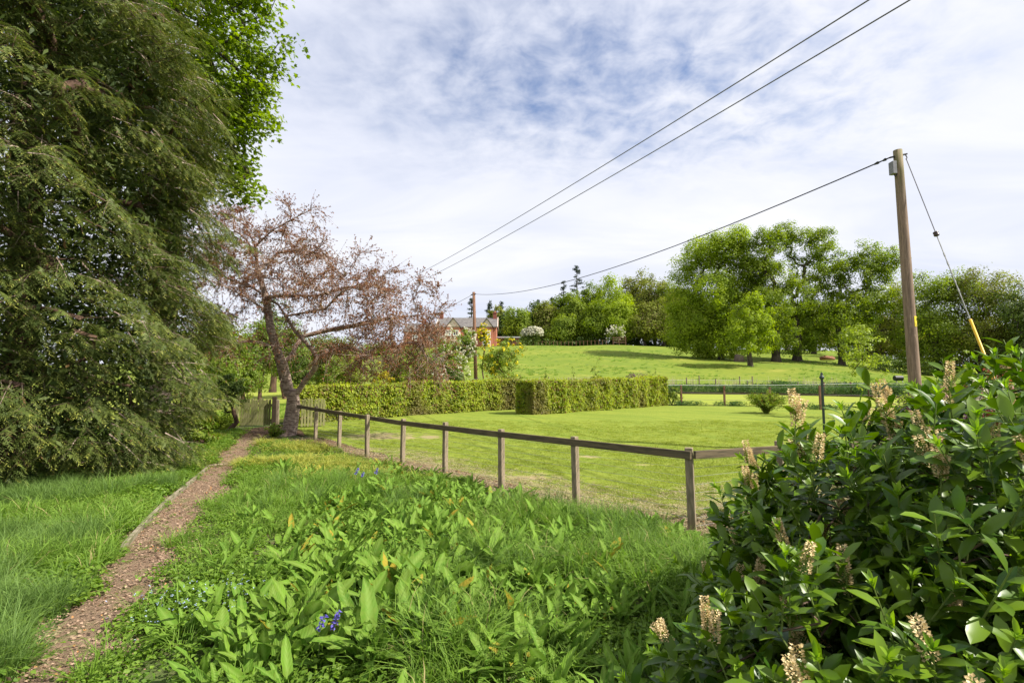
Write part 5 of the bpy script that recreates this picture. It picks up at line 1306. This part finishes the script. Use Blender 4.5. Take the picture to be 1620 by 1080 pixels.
# pale yellow lupin spikes
for k, (px, yt) in enumerate([(1538, 601), (1553, 598), (1567, 602), (1582, 607)]):
    D = 8.0 + .15 * k; x = gx(px, D); z0 = h(x, D); zt = at(px, yt, D)[2] - z0; rng = np.random.default_rng(690 + k)
    o = empty('yellow_lupin', (x, D, z0)); tag(o, 'tall pale yellow flower spike between laurel and red leaved shrub', 'flower', 'pale yellow flower spikes')
    b = MB(); b.tube([(0, 0, 0), (.01, 0, zt * .6), (0, 0, zt)], [.012, .009, .004], 5); b.build('stem', M['stem'], o)
    n = 260; z = zt - .48 * rng.random(n); a = rng.random(n) * 6.28; r = .05 * (1 - ((zt - z) / .48 - .6) ** 2 * .6); P = np.stack([np.cos(a) * r * .5, np.sin(a) * r * .5, z], 1); Dv = np.stack([np.cos(a), np.sin(a), np.full(n, .25)], 1)
    leaf_obj('flowers', [leaves(P, Dv, rdir(rng, n, 1), .045, .036, rng.random(n), None, 'fold')], M['blossom'] if 'lup' not in M else M['lup'], o, None)

# ------------------------------------------------------------------ nettles and dry reeds beyond the far lawn
rng = np.random.default_rng(31)
def border(n, x0, x1, seed):
    rng = np.random.default_rng(seed); px = rng.uniform(x0, x1, n); t_ = rng.random(n)
    Dn = np.interp(px, [600, 1070, 1325, 1500, 1700], [42, 41.6, 38.8, 36.6, 36]); D = Dn + .3 + t_ * 3.6; return gx(px, D), D
S_NET = [leafpatch('nettle_source', 'nettle', k, 60, .28, .8, .13, 'fold', .45) for k in range(3)]
x, y = border(1500, 640, 1720, 32); sc_ = .75 + .55 * vnoise(x, y, 2.2, 2)
tag(scatter('nettle_bed', 'dense bed of dark green nettles between far lawn and pasture', S_NET, np.stack([x, y, H(x, y)], 1), sc_, seed=33), None)
n = 260; px = np.concatenate([rng.normal(915, 26, n // 2), rng.uniform(820, 1330, n - n // 2)]); D = rng.uniform(45.5, 48, n); x = gx(px, D)
P = np.repeat(np.stack([x, D, H(x, D)], 1), 6, 0) + rng.normal(size=(n * 6, 3)) * np.array([.15, .15, 0]); Dv = unit(np.array([0, 0, 1.]) + rng.normal(size=P.shape) * .12)
tag(leaf_obj('dry_reeds', [leaves(P, Dv, rdir(rng, len(P)), rng.uniform(.8, 1.5, len(P)), .03, rng.random(len(P)), None, 'needle')], M['straw']), 'thin straw coloured dead stems standing along the field edge')
# dark low weeds along the lawn's wire fence
S_W = [leafpatch('low_weed_source', 'nettle', 10 + k, 40, .25, .25, .08, 'fold', .4) for k in range(2)]
px = np.concatenate([rng.normal(1070, 10, 18), rng.normal(1095, 12, 22), rng.normal(1152, 16, 30), rng.normal(1290, 25, 24), rng.uniform(1240, 1340, 16)]); D = np.interp(px, [1060, 1217, 1296, 1400], [31.2, 30.2, 27.3, 26.6]) + rng.normal(size=len(px)) * .15; x = gx(px, D)
scatter('fence_foot_weeds', 'low dark weeds round the feet of the wire fence posts', S_W, np.stack([x, D, H(x, D)], 1), rng.uniform(.7, 1.3, len(x)), seed=34)

# ------------------------------------------------------------------ grass, ground cover, chips
S_T = [tuft('tuft_source', 'grass', 100 + k, 34, .075, .34, .0055, .75) for k in range(4)]
S_B = [tuft('blue_tuft_source', 'blue_grass', 110 + k, 52, .07, .36, .0042, .6) for k in range(3)]
S_WD = [tuft('wide_tuft_source', 'grass', 120 + k, 16, .05, .34, .012, .8) for k in range(3)]
S_Y = [tuft('yellow_tuft_source', 'yellow_grass', 130 + k, 18, .10, .24, .011, 1.3) for k in range(3)]
S_L = [tuft('lawn_source', 'lawn_blade', 140 + k, 46, .16, .045, .0045, .9) for k in range(4)]
S_G = [leafpatch('elder_leaf_source', 'weed', 150 + k, 46, .16, .13, .05, 'fold', .7) for k in range(4)]
S_D = [tuft('clipping_source', 'dry', 160 + k, 18, .10, .026, .006, 3.6) for k in range(3)]
def chipsrc(k):
    rng = np.random.default_rng(170 + k); n = 16; P = rng.normal(size=(n, 3)) * .06; P[:, 2] = rng.random(n) * .010
    L = rng.uniform(.008, .032, n); return src('chip_source', leaves(P, rdir(rng, n) * (1, 1, .2), unit(rng.normal(size=(n, 3)) * .35 + (0, 0, 1)), L, L * .6, rng.random(n) * .5, None, 'diamond'), 'chip')
S_C = [chipsrc(k) for k in range(4)]

prx = lambda y: np.interp(y, pr[::1][np.argsort(pr[:, 1])][:, 1], pr[np.argsort(pr[:, 1])][:, 0], left=-2.35)
plx = lambda y: np.interp(y, pl[np.argsort(pl[:, 1])][:, 1], pl[np.argsort(pl[:, 1])][:, 0], left=-3.3)
fence_y = lambda x: np.interp(x, [q[0] for q in FP + FP2[1:]] , [q[1] for q in FP + FP2[1:]])
def bed_mask(x, y, m=0.0):
    edge = .10 * np.sin(y * 3.1) + .08 * np.sin(y * 7.3)
    return (x > prx(y) + m + edge) & (y < fence_y(x) - .32 - .25 * vnoise(x, y, .7, 5)) & (y < 16.3 + .0 * x) & (x > -8.6) & (x < 8)
def verge_mask(x, y, m=0.04):
    edge = -.03 + .08 * np.sin(y * 2.7 + 1) + .07 * np.sin(y * 6.1)
    return (x < plx(y) - m + edge) & (x > plx(y) - 7) & (y < 17.6)
def pts(n, x0, x1, y0, y1, seed, mask, dens=None):
    rng = np.random.default_rng(seed); x = rng.uniform(x0, x1, n); y = rng.uniform(y0, y1, n); k = mask(x, y)
    if dens is not None: k &= rng.random(n) < dens(x, y)
    x, y = x[k], y[k]; return np.stack([x, y, H(x, y)], 1)
near = lambda y: np.clip(5.5 / np.maximum(y, 1), .35, 1)
spots = [((515, 770), .95), ((440, 800), .9), ((1045, 905), .9), ((690, 1020), .65), ((780, 905), .45), ((610, 800), .7), ((850, 800), .7), ((970, 840), .6), ((930, 900), .5)]
SP = [(gnd(*p_)[:2], r_) for p_, r_ in spots]
def spot(x, y):
    d = np.zeros(np.shape(x))
    for c, r_ in SP: d = np.maximum(d, np.clip(1.35 - np.hypot(x - c[0], y - c[1]) / r_, 0, 1))
    return d
cn = gnd(200, 870)[:2]
DKZ = [(gnd(560, 960)[:2], 1.35), (gnd(640, 860)[:2], 1.2), (gnd(560, 810)[:2], .9), (gnd(870, 860)[:2], .7), (gnd(810, 960)[:2], .55), (gnd(960, 1010)[:2], .7), (gnd(720, 800)[:2], .9), (gnd(420, 1040)[:2], .5), (gnd(1020, 1000)[:2], .6)]
def notdock(x, y):
    d = np.ones(np.shape(x))
    for c, r_ in DKZ: d = np.minimum(d, np.clip(np.hypot(x - c[0], y - c[1]) / r_ - .25, .10, 1))
    return d
tuftd = lambda x, y: notdock(x, y) * np.clip(.16 + .75 * (vnoise(x, y, .9, 1) > .56) + spot(x, y), 0, 1) * near(y) * (1 - .45 * (y > 10))
P = pts(15000, -9, 7, 1.2, 16.6, 41, lambda x, y: bed_mask(x, y, .05), tuftd); s_ = (.55 + .5 * vnoise(P[:, 0], P[:, 1], 1.1, 4) + .25 * spot(P[:, 0], P[:, 1])) * np.clip(1.25 - P[:, 1] * .035, .55, 1.1)
scatter('long_grass', 'rough long grass among the docks right of the path', S_T + S_WD[:1], P, s_ * .88, seed=42, tiltsd=.16)
P = pts(9000, -9, 7, 1.2, 14, 43, bed_mask, lambda x, y: (spot(x, y) * vnoise(x, y, .45, 77) > .22) * .45 * near(y)); scatter('blue_grass_tussocks', 'dense blue green grass tussocks in the weed bed', S_B, P, .75 + .4 * vnoise(P[:, 0], P[:, 1], .3, 8), seed=44)
P = pts(26000, -9.5, 7.5, 1.2, 16.8, 45, bed_mask, lambda x, y: np.clip(.35 + .65 * vnoise(x, y, 1.2, 9), 0, 1) * near(y)); scatter('ground_elder', 'low leafy ground cover across the weed bed', S_G, P, .6 + .5 * vnoise(P[:, 0], P[:, 1], .8, 11), seed=46)
P = pts(7000, -9.5, -1.2, 9.3, 16.4, 47, bed_mask, lambda x, y: np.clip((vnoise(x, y, 1.1, 12) - .35) * 2.0, 0, 1) * np.clip((y - 9.3) / 2.5, 0, 1)); scatter('yellowing_leaves', 'flopped yellowing bulb leaves in front of the cherry tree', S_Y, P, .75 + .4 * vnoise(P[:, 0], P[:, 1], .8, 14), seed=48)
# left verge
tv = lambda x, y: np.clip(.30 + .7 * (vnoise(x, y, 1.0, 21) > .5), 0, 1) * near(y) * np.clip(1.4 - y * .06, .35, 1)
P = pts(24000, -16, -1.5, 1.2, 17.4, 51, verge_mask, tv); scatter('verge_grass', 'long grass of the verge left of the path', S_T + S_WD, P, (.60 + .75 * vnoise(P[:, 0], P[:, 1], .8, 24) ** 1.5) * np.clip(1.2 - P[:, 1] * .045, .5, 1.1), seed=52, tiltsd=.2)
P = pts(10000, -9, -2.5, 2.5, 9, 53, verge_mask, lambda x, y: (vnoise(x, y, 1.3, 27) > .42) * vnoise(x, y, .4, 28) * .75 * near(y)); scatter('verge_blue_grass', 'blue green grass tussocks left of the path', S_B, P, 1.05, seed=54, tiltsd=.25)
P = pts(32000, -16, -1.5, 1.2, 17.6, 55, verge_mask, lambda x, y: np.clip(.5 + .5 * vnoise(x, y, 1.2, 29), 0, 1) * near(y)); scatter('verge_ground_elder', 'leafy ground cover between path and yew', S_G, P, .75 + .5 * vnoise(P[:, 0], P[:, 1], .9, 31), seed=56)
P = pts(2600, -9.5, -5, 9.5, 16.6, 57, verge_mask, lambda x, y: (x > plx(y) - 1.3) * .45 * np.clip((y - 9.5) / 3, 0, 1)); scatter('verge_yellow_leaves', 'yellowing bulb leaves along the far left path edge', S_Y, P, .8, seed=58)
# chips on the path and litter
pm = lambda x, y: (x > plx(y) - .15) & (x < prx(y) + .15) & (y > 1)
P = pts(30000, -10, -1, 1.2, 18.2, 61, pm, lambda x, y: near(y)); P[:, 2] += .028; scatter('bark_chips', 'loose bark chips and dead leaves on the path', S_C, P, np.random.default_rng(1).uniform(.6, 1.5, len(P)), seed=62)
P = pts(7500, -10, -1, 1.2, 18.0, 63, pm, lambda x, y: near(y) * np.clip((vnoise(x, y, .5, 33) - .45) * 2.2, 0, .8)); P[:, 2] += .02; scatter('path_weeds', 'tiny green weeds growing in the path', S_G, P, .25, seed=64)
fm = lambda x, y: (np.abs(y - fence_y(x)) < .55) & (x > -6.5) & (x < 6)
P = pts(9000, -6.5, 5, 6, 16.5, 65, fm); P[:, 2] += .035; scatter('fence_litter', 'brown leaf litter along the fence foot', S_C, P, 1.4, seed=66)
gm = lambda x, y: inpoly(x, y, LAWN)
P = pts(60000, -8, 12, 6.4, 21, 67, gm, lambda x, y: np.clip(8.5 / np.maximum(y, 1), 0, 1) ** 1.3 * (.45 + .55 * (vnoise(x, y, .8, 40) > .28)) * np.clip((y - fence_y(x)) / 1.7 - .1 + .6 * (vnoise(x, y, .4, 45) - .5), .08, 1))
for (px_, py_), (rx_, ry_) in LAWN_BARE:
    c = gnd(px_, py_); P = P[np.hypot((P[:, 0] - c[0]) / rx_, (P[:, 1] - c[1]) / ry_) > .75 + .5 * np.random.default_rng(3).random(len(P))]
P[:, 2] += .02; scatter('lawn_blades', 'short mown grass blades of the lawn', S_L, P, .8 + .6 * vnoise(P[:, 0], P[:, 1], 1.2, 41), seed=68)
dm = lambda x, y: gm(x, y) | fm(x, y)
P = pts(26000, -7, 8, 6.2, 14, 69, dm, lambda x, y: np.clip(1.25 - (y - fence_y(x)) / 1.9, 0, 1) * (.35 + .65 * vnoise(x, y, .5, 43))); P[:, 2] += .055; scatter('dry_clippings', 'dry pale grass clippings lying inside the fence', S_D, P, np.random.default_rng(2).uniform(.7, 1.3, len(P)), seed=70)
P = pts(2200, -7, 8, 6.2, 10.5, 71, dm, lambda x, y: np.clip(1 - (y - fence_y(x)) / .9, 0, 1) * (vnoise(x, y, .6, 44) > .5) * .6); scatter('fence_grass', 'short ragged grass under the fence', S_T, P, .32, seed=72)
# orchard and far lawn fringes
P = pts(2600, -14, 7, 20.5, 40, 73, lambda x, y: inpoly(x, y, [(-14, 21), (-8.6, 21.0), (0, 29.2), (8, 34), (6, 40), (-14, 40)])); scatter('orchard_long_grass', 'rough grass under the orchard trees', S_T, P, 1.0, seed=74)

S_F = [tuft('field_tuft_source', 'grass', 190 + k, 26, .22, .20, .02, .9) for k in range(3)]
rng = np.random.default_rng(75); n = 5200; px = rng.uniform(640, 1620, n); D = 47 + 70 * rng.random(n) ** 1.3; x = gx(px, D); k = rng.random(n) < np.clip((vnoise(x, D, 5.0, 61) - .35) * 2.2, .06, 1); x, D = x[k], D[k]
scatter('pasture_tussocks', 'coarse grass tussocks scattered over the pasture', S_F, np.stack([x, D, H(x, D)], 1), rng.uniform(.7, 1.6, len(x)), seed=76)
# path edging boards
E_ = [gnd(190, 880), gnd(226, 838), gnd(260, 803), gnd(296, 773), gnd(331, 742)]
for k in (0, 1, 2, 3):
    a, b_ = E_[k], E_[k + 1]; b = MB(); dd = b_ - a
    b.bar(a + dd * .02 + (0, 0, .045), b_ - dd * .02 + (0, 0, .045), .045, .11); e = b.build('edging_board', M['edging'], None, .006)
    tag(e, ['nearest piece of grey edging board on the left of the path', 'second grey edging board from the front on the left of the path', 'third grey edging board from the front, on the left of the path', 'farthest grey edging board on the left of the path'][k], 'edging', 'grey edging boards of the path')

# ------------------------------------------------------------------ dock plants
def dock_mesh(seed, L=1.0, W=.30, wav=.03, droop=.25):
    rr = np.random.default_rng(seed); n = 7; V = []; tipv = []
    fold = rr.uniform(.05, .22); tw = rr.uniform(-.25, .25)
    for i in range(n + 1):
        t_ = i / n; wd = W * (math.sin(math.pi * min(1, .06 + .94 * t_) ** .85) ** .52 if t_ < 1 else 0) * (1.0 - .18 * t_)
        if i == 0: wd = .09
        z = -droop * t_ ** 2; yb = .04 * math.sin(t_ * 3 + seed)
        for s_ in (-1, -.5, 0, .5, 1):
            wv = (rr.normal() * wav + wav * math.sin(t_ * 22 + s_)) * abs(s_)
            V.append((t_, yb + s_ * wd * .5 , z + fold * abs(s_) * wd * .9 + wv + tw * s_ * wd * t_)); tipv.append(.55 if s_ == 0 else .0)
    F = [(i * 5 + j, i * 5 + j + 1, i * 5 + 5 + j + 1, i * 5 + 5 + j) for i in range(n) for j in range(4)]
    V = np.array(V) + np.array([.38, 0, 0]); k0 = len(V); st_ = [(-.0, -.012, -.03), (-.0, .012, -.03), (.40, .014, 0), (.40, -.014, 0), (.2, 0, -.03)]
    V = np.concatenate([V, st_]); F += [(k0, k0 + 4, k0 + 2, k0 + 3), (k0, k0 + 1, k0 + 2, k0 + 4)]; tipv += [.7] * 5
    me = np_mesh('dock_leaf_mesh', V, [np.array(F)], {'rnd': np.full(len(V), rr.random()), 'tip': tipv}, True); me.materials.append(M['dock']); return me
DM = [dock_mesh(200 + k, W=.26 + .03 * (k % 5), wav=.016 + .006 * (k % 3), droop=.12 + .08 * (k % 4)) for k in range(12)]
def dock(x, y, size, nleaf, label, seed, group):
    rr = random.Random(seed); z = h(x, y); o = empty('dock_plant', (x, y, z), rr.random() * 6.28); tag(o, label, 'plant', group)
    a0 = rr.random() * 6.28
    for k in range(nleaf):
        a = a0 + k * 2.4 + rr.uniform(-.3, .3); el = rr.uniform(.45, 1.25) * (1.1 - .3 * k / nleaf); L = size * rr.uniform(.75, 1.2)
        d = Vector((math.cos(a) * math.cos(el), math.sin(a) * math.cos(el), math.sin(el)))
        lf = bpy.data.objects.new('leaf', DM[rr.randrange(12)]); COL.objects.link(lf); lf.parent = o; lf.location = (math.cos(a) * .015, math.sin(a) * .015, 0)
        q = d.to_track_quat('X', 'Z'); lf.rotation_mode = 'QUATERNION'; lf.rotation_quaternion = q @ Quaternion((1, 0, 0), rr.uniform(-.6, .6)); lf.scale = (L, L * rr.uniform(.9, 1.2), L)
rng = np.random.default_rng(91)
DZ = [  # px centre, py centre, spread px x, y, count, size, label
 (590, 985, 150, 70, 30, .25, 'broad leaved dock in the dense dock patch at the bottom centre left'),
 (420, 1030, 70, 40, 7, .23, 'dock near the bluebells and the path at the bottom left'),
 (650, 880, 130, 45, 22, .21, 'dock in the mixed weeds of the middle of the bed'),
 (800, 950, 60, 50, 9, .23, 'dock right of the dense bottom patch, beside bare soil'),
 (830, 1050, 50, 30, 5, .25, 'large dock at the bottom edge left of the laurel'),
 (720, 800, 120, 30, 26, .17, 'dock in the band below the middle fence posts'),
 (650, 745, 60, 14, 16, .17, 'dock in the dark clump by the third fence post from the left'),
 (530, 830, 90, 40, 14, .17, 'dock between the path side grass and the centre of the bed'),
 (920, 790, 20, 8, 5, .16, 'dock at the foot of the post left of the corner post'),
 (1020, 855, 70, 14, 14, .16, 'dock in the fringe left of the corner fence post'),
 (470, 900, 70, 50, 9, .20, 'dock beside the bark path in the left half of the bed'),
 (590, 750, 60, 16, 7, .16, 'dock near the far bluebells'),
 (930, 960, 60, 50, 6, .2, 'dock scattered left of the laurel'),
]
kk = 0
for px, py, sx, sy, cnt, size, lb in DZ:
    for i in range(int(cnt * 1.5)):
        ax_, ay_ = rng.uniform(-1, 1), rng.uniform(-1, 1); q = gnd(px + ax_ * sx, py + ay_ * sy)
        part_ = ('front' if ay_ > 0 else 'back') + (' left' if ax_ < -.33 else ' right' if ax_ > .33 else ' middle') + ' part'
        if not bed_mask(q[0], q[1], .05): continue
        nl = int(rng.integers(6, 10)); dock(float(q[0]), float(q[1]), size * 1.10 * rng.uniform(.8, 1.2), nl, lb + ', ' + part_, 1000 + kk, lb + ', ' + part_); kk += 1
# the docks past the countable ones: clumps of the same leaves, as one mass
def docksrc(k):
    rr = random.Random(400 + k); n = rr.randrange(5, 8); Vs = []; Fs = []; rn = []; tp = []; n0 = 0
    for q in range(n):
        me = DM[rr.randrange(12)]; co = np.zeros(len(me.vertices) * 3, np.float32); me.vertices.foreach_get('co', co); co = co.reshape(-1, 3)
        tv = np.zeros(len(co), np.float32); me.attributes['tip'].data.foreach_get('value', tv)
        a = q * 2.4 + rr.uniform(-.4, .4); el = rr.uniform(.45, 1.25); L = rr.uniform(.7, 1.15)
        d = Vector((math.cos(a) * math.cos(el), math.sin(a) * math.cos(el), math.sin(el))); mt = (d.to_track_quat('X', 'Z') @ Quaternion((1, 0, 0), rr.uniform(-.6, .6))).to_matrix()
        Vs.append(co @ np.array(mt).T * L); f = np.array([tuple(p_.vertices) for p_ in me.polygons]); Fs.append(f + n0); n0 += len(co); rn += [rr.random() * .9] * len(co); tp.append(tv)
    me = np_mesh('dock_clump_source', np.concatenate(Vs), [np.concatenate(Fs)], {'rnd': np.array(rn), 'tip': np.concatenate(tp)}, True); me.materials.append(M['dock']); return bpy.data.objects.new('dock_clump_source', me)
S_K = [docksrc(k) for k in range(6)]
dockd = lambda x, y: np.clip(1.25 - notdock(x, y), .10, 1) * near(y) * (x > prx(y) + .35)
P = pts(5200, -7, 6, 2.3, 11.5, 81, bed_mask, lambda x, y: dockd(x, y) * .62); scatter('dock_mass', 'broad leaved docks growing thickly between the single plants', S_K, P, .155 + .09 * np.random.default_rng(6).random(len(P)), seed=82, tiltsd=.2)

# ------------------------------------------------------------------ bluebells, forget-me-nots, dandelion clock
def bluebell(px, py, hgt, lb, seed):
    rr = np.random.default_rng(seed); q = gnd(px, py); o = empty('bluebell', tuple(q)); tag(o, lb, 'flower')
    b = MB(); b.tube([(0, 0, 0), (.005, 0, hgt * .7), (.03, 0, hgt)], [.004, .0035, .002], 5); b.build('stem', M['stem'], o)
    n = 34; t_ = rr.random(n); P = np.stack([.03 * t_ + rr.normal(size=n) * .008, rr.normal(size=n) * .008, hgt * (.72 + .30 * t_)], 1); a = rr.random(n) * 6.28
    Dv = np.stack([np.cos(a) * .7, np.sin(a) * .7, -.6 + rr.random(n) * .5], 1); leaf_obj('flowers', [leaves(P, Dv, rdir(rr, n), .026, .016, rr.random(n), None, 'fold')], M['bluebell'], o, None)
for i, (px, py, hh, lb) in enumerate([(503, 1062, .34, 'violet bluebell at the bottom, left of the pair beside the docks'), (526, 1058, .36, 'violet bluebell at the bottom, right of the pair beside the docks'), (563, 772, .34, 'left of the three distant bluebells near the fence'), (572, 776, .32, 'middle of the three distant bluebells near the fence'), (594, 770, .33, 'right of the three distant bluebells near the fence')]):
    bluebell(px, py, hh, lb, 300 + i)
rng = np.random.default_rng(95); c = gnd(300, 985); n = 110; P = np.stack([c[0] + rng.normal(size=n) * .22, c[1] + rng.normal(size=n) * .16, np.full(n, c[2]) + rng.uniform(.1, .26, n)], 1)
P3 = np.repeat(P, 4, 0) + rng.normal(size=(n * 4, 3)) * .004
tag(leaf_obj('forget_me_nots', [leaves(P3, rdir(rng, n * 4) * (1, 1, .3), rdir(rng, n * 4, 3), .008, .008, rng.random(n * 4), None, 'diamond')], M['forget']), 'cloud of tiny pale blue flowers beside the path')

# ------------------------------------------------------------------ laurel
def laurel():
    rng = np.random.default_rng(12); cx, cy, cz = 3.12, 3.05, .15; rx, ry, rz = 2.02, 1.75, 1.70
    o = empty('laurel_bush', (cx, cy, 0)); tag(o, 'large glossy cherry laurel bush with cream brown flower spikes in the right foreground', 'shrub')
    ns = 1550
    lobes = [(3.32 - cx, 3.05 - cy, .15, 1.86, 1.75, 1.66, .58), (1.95 - cx, 2.55 - cy, .05, 1.16, .95, 1.05, .24), (2.42 - cx, 3.35 - cy, .15, 1.12, 1.05, 1.52, .18)]
    pk = rng.choice(3, ns, p=[l[6] for l in lobes]); LB = np.array(lobes)[pk]
    d = rdir(rng, ns, .25); d[:, 2] = np.abs(d[:, 2]) * np.where(rng.random(ns) < .12, -.3, 1); bump = 1 + .10 * np.sin(d[:, 0] * 7 + 2) * np.sin(d[:, 1] * 6) + rng.normal(size=ns) * .055
    tip = LB[:, :3] + d * LB[:, 3:6] * bump[:, None]; tip[:, 2] = np.maximum(tip[:, 2], .12)
    inner = rng.random(ns) < .22; tip[inner] *= rng.uniform(.6, .85, (inner.sum(), 1))
    sd_ = unit(unit(d * np.array([1 / rx, 1 / ry, 1 / rz])) * .8 + rdir(rng, ns) * .45 + np.array([-.05, 0, .45])); sl = rng.uniform(.22, .40, ns)
    A, par, rad, main = skeleton([[(0, 0, 0), (.05, 0, .35), (.1, 0, .6)], [(0, 0, .2), (-.6, -.1, .7)], [(0, 0, .2), (.5, -.5, .7)]], (tip - sd_ * sl[:, None])[rng.random(ns) < .7], .25, rng, .006, 2.4, .1)
    link('stems', branch_mesh('laurel_stems', A, par, rad, main, 8, .2, 1, .035, .004), M['stem_woody'], o)['kind'] = 'stuff'
    W_ = MB(); P = []; Dv = []; Nn = []; L = []; tp = []; P2 = []; D2 = []; N2 = []; L2 = []
    for i in range(ns):
        s = sd_[i]; b0 = tip[i] - s * sl[i]; W_.tube([b0, tip[i]], [.0048, .003], 5, False)
        nl = int(rng.integers(8, 12)); a0 = rng.random() * 6.28; e1 = unit(np.cross(s, [.3, .2, .9])); e2 = np.cross(s, e1)
        for k in range(nl):
            t_ = .1 + .9 * k / nl; a = a0 + k * 2.4; lat = e1 * math.cos(a) + e2 * math.sin(a)
            dd = unit(lat * (1.05 - .45 * t_) + s * (.45 + .5 * t_) + rng.normal(size=3) * .14 + np.array([0, 0, -.04]))
            P.append(b0 + s * sl[i] * t_ + lat * .004); Dv.append(dd); up_ = unit(s * .7 + np.array([0, 0, .75]) - dd * .2 + rng.normal(size=3) * .18); Nn.append(up_); L.append(rng.uniform(.118, .175) * (1.05 - .2 * t_)); tp.append(.25 * (t_ > .8) * rng.random())
        if rng.random() < (.6 if pk[i] == 1 else .34):
            for k in range(8):
                a = a0 + k * 2.4; lat = e1 * math.cos(a) + e2 * math.sin(a); P2.append(tip[i] + s * .004 * k); D2.append(unit(lat * .42 + s)); N2.append(unit(lat * -1 + s * .4)); L2.append(rng.uniform(.035, .075))
    tw = W_.build('shoots', M['stem'], o); tw['kind'] = 'stuff'
    P, Dv, Nn, L, tp = map(np.array, (P, Dv, Nn, L, tp)); rnd = rng.random(len(P))
    # the leaves that show largest become parts of their own
    wpos = P + np.array([cx, cy, 0]); rel = wpos - np.array([0, 0, CAMZ]); f_ = rel @ np.array(_f); r_ = rel[:, 0]; u_ = rel @ np.array(_u)
    ix = 810 + r_ / np.maximum(f_, .05) * 801; iy = 540 - u_ / np.maximum(f_, .05) * 801
    vis = (f_ > .3) & (ix > 1000) & (ix < 1640) & (iy > 540) & (iy < 1100); facing = np.ones(len(P), bool)
    rr_ = np.linalg.norm(P * np.array([1 / rx, 1 / ry, 1 / rz]), axis=1)
    score = np.where(vis & facing & (rr_ > .80), L / np.maximum(f_, .1), 0); near_ = np.argsort(-score)[:300]; near_ = near_[score[near_] > 0]; nm = np.zeros(len(P), bool); nm[near_] = True
    ms = []
    for k in range(6):
        V, F, a = leaves(np.zeros((1, 3)), np.array([[1., 0, 0]]), np.array([[0, 0, 1.]]), 1.0, .36 + .015 * k, np.array([k / 6]), np.array([.12 * (k % 3)]), 'laurel'); me = np_mesh('laurel_leaf', V, F, a, True); me.materials.append(M['laurel']); ms.append(me)
    for i in near_:
        lf = bpy.data.objects.new('leaf', ms[int(rng.integers(6))]); COL.objects.link(lf); lf.parent = o; x = unit(Dv[i]); y = unit(np.cross(Nn[i], x)); z = np.cross(x, y)
        lf.matrix_local = Matrix.Translation(P[i]) @ Matrix(np.stack([x, y, z], 1).tolist()).to_4x4() @ Matrix.Scale(L[i], 4)
    leaf_obj('leaves', [leaves(P[~nm], Dv[~nm], Nn[~nm], L[~nm], L[~nm] * .40, rnd[~nm], tp[~nm], 'laurel')], M['laurel'], o, smooth=True)
    P2, D2, N2, L2 = map(np.array, (P2, D2, N2, L2)); leaf_obj('young_leaves', [leaves(P2, D2, N2, L2, L2 * .30, rng.random(len(P2)), None, 'laurel')], M['laurel_new'], o, smooth=True)
    # flower spikes
    sp = []
    for k in range(3):
        n = 150; t_ = np.linspace(0, 1, n); a = np.arange(n) * 2.4; r = .017 * (1 - .55 * t_) + .003; Pq = np.stack([np.cos(a) * r, np.sin(a) * r, t_ * .15], 1) + rng.normal(size=(n, 3)) * .0018; Dq = np.stack([np.cos(a), np.sin(a), np.full(n, .4)], 1)
        V, F, at_ = leaves(Pq, Dq, rdir(rng, n, 1), .0135, .0115, rng.random(n), None, 'fold'); me = np_mesh('flower_spike_mesh', V, F, at_); me.materials.append(M['raceme']); sp.append(me)
    pick = np.where((rng.random(ns) < .12) & (tip[:, 2] > .35))[0]
    for i in pick:
        for j in range(int(rng.integers(1, 4))):
            lf = bpy.data.objects.new('flower_spike', sp[int(rng.integers(3))]); COL.objects.link(lf); lf.parent = o; z = unit(sd_[i] * .5 + rng.normal(size=3) * .3 + np.array([0, 0, .75])); x = unit(np.cross([0.1, 1, 0], z)); y = np.cross(z, x)
            lf.matrix_local = Matrix.Translation(tip[i] - sd_[i] * sl[i] * rng.uniform(.05, .55) + z * .02) @ Matrix(np.stack([x, y, z], 1).tolist()).to_4x4() @ Matrix.Scale(rng.uniform(.75, 1.25), 4)
laurel()
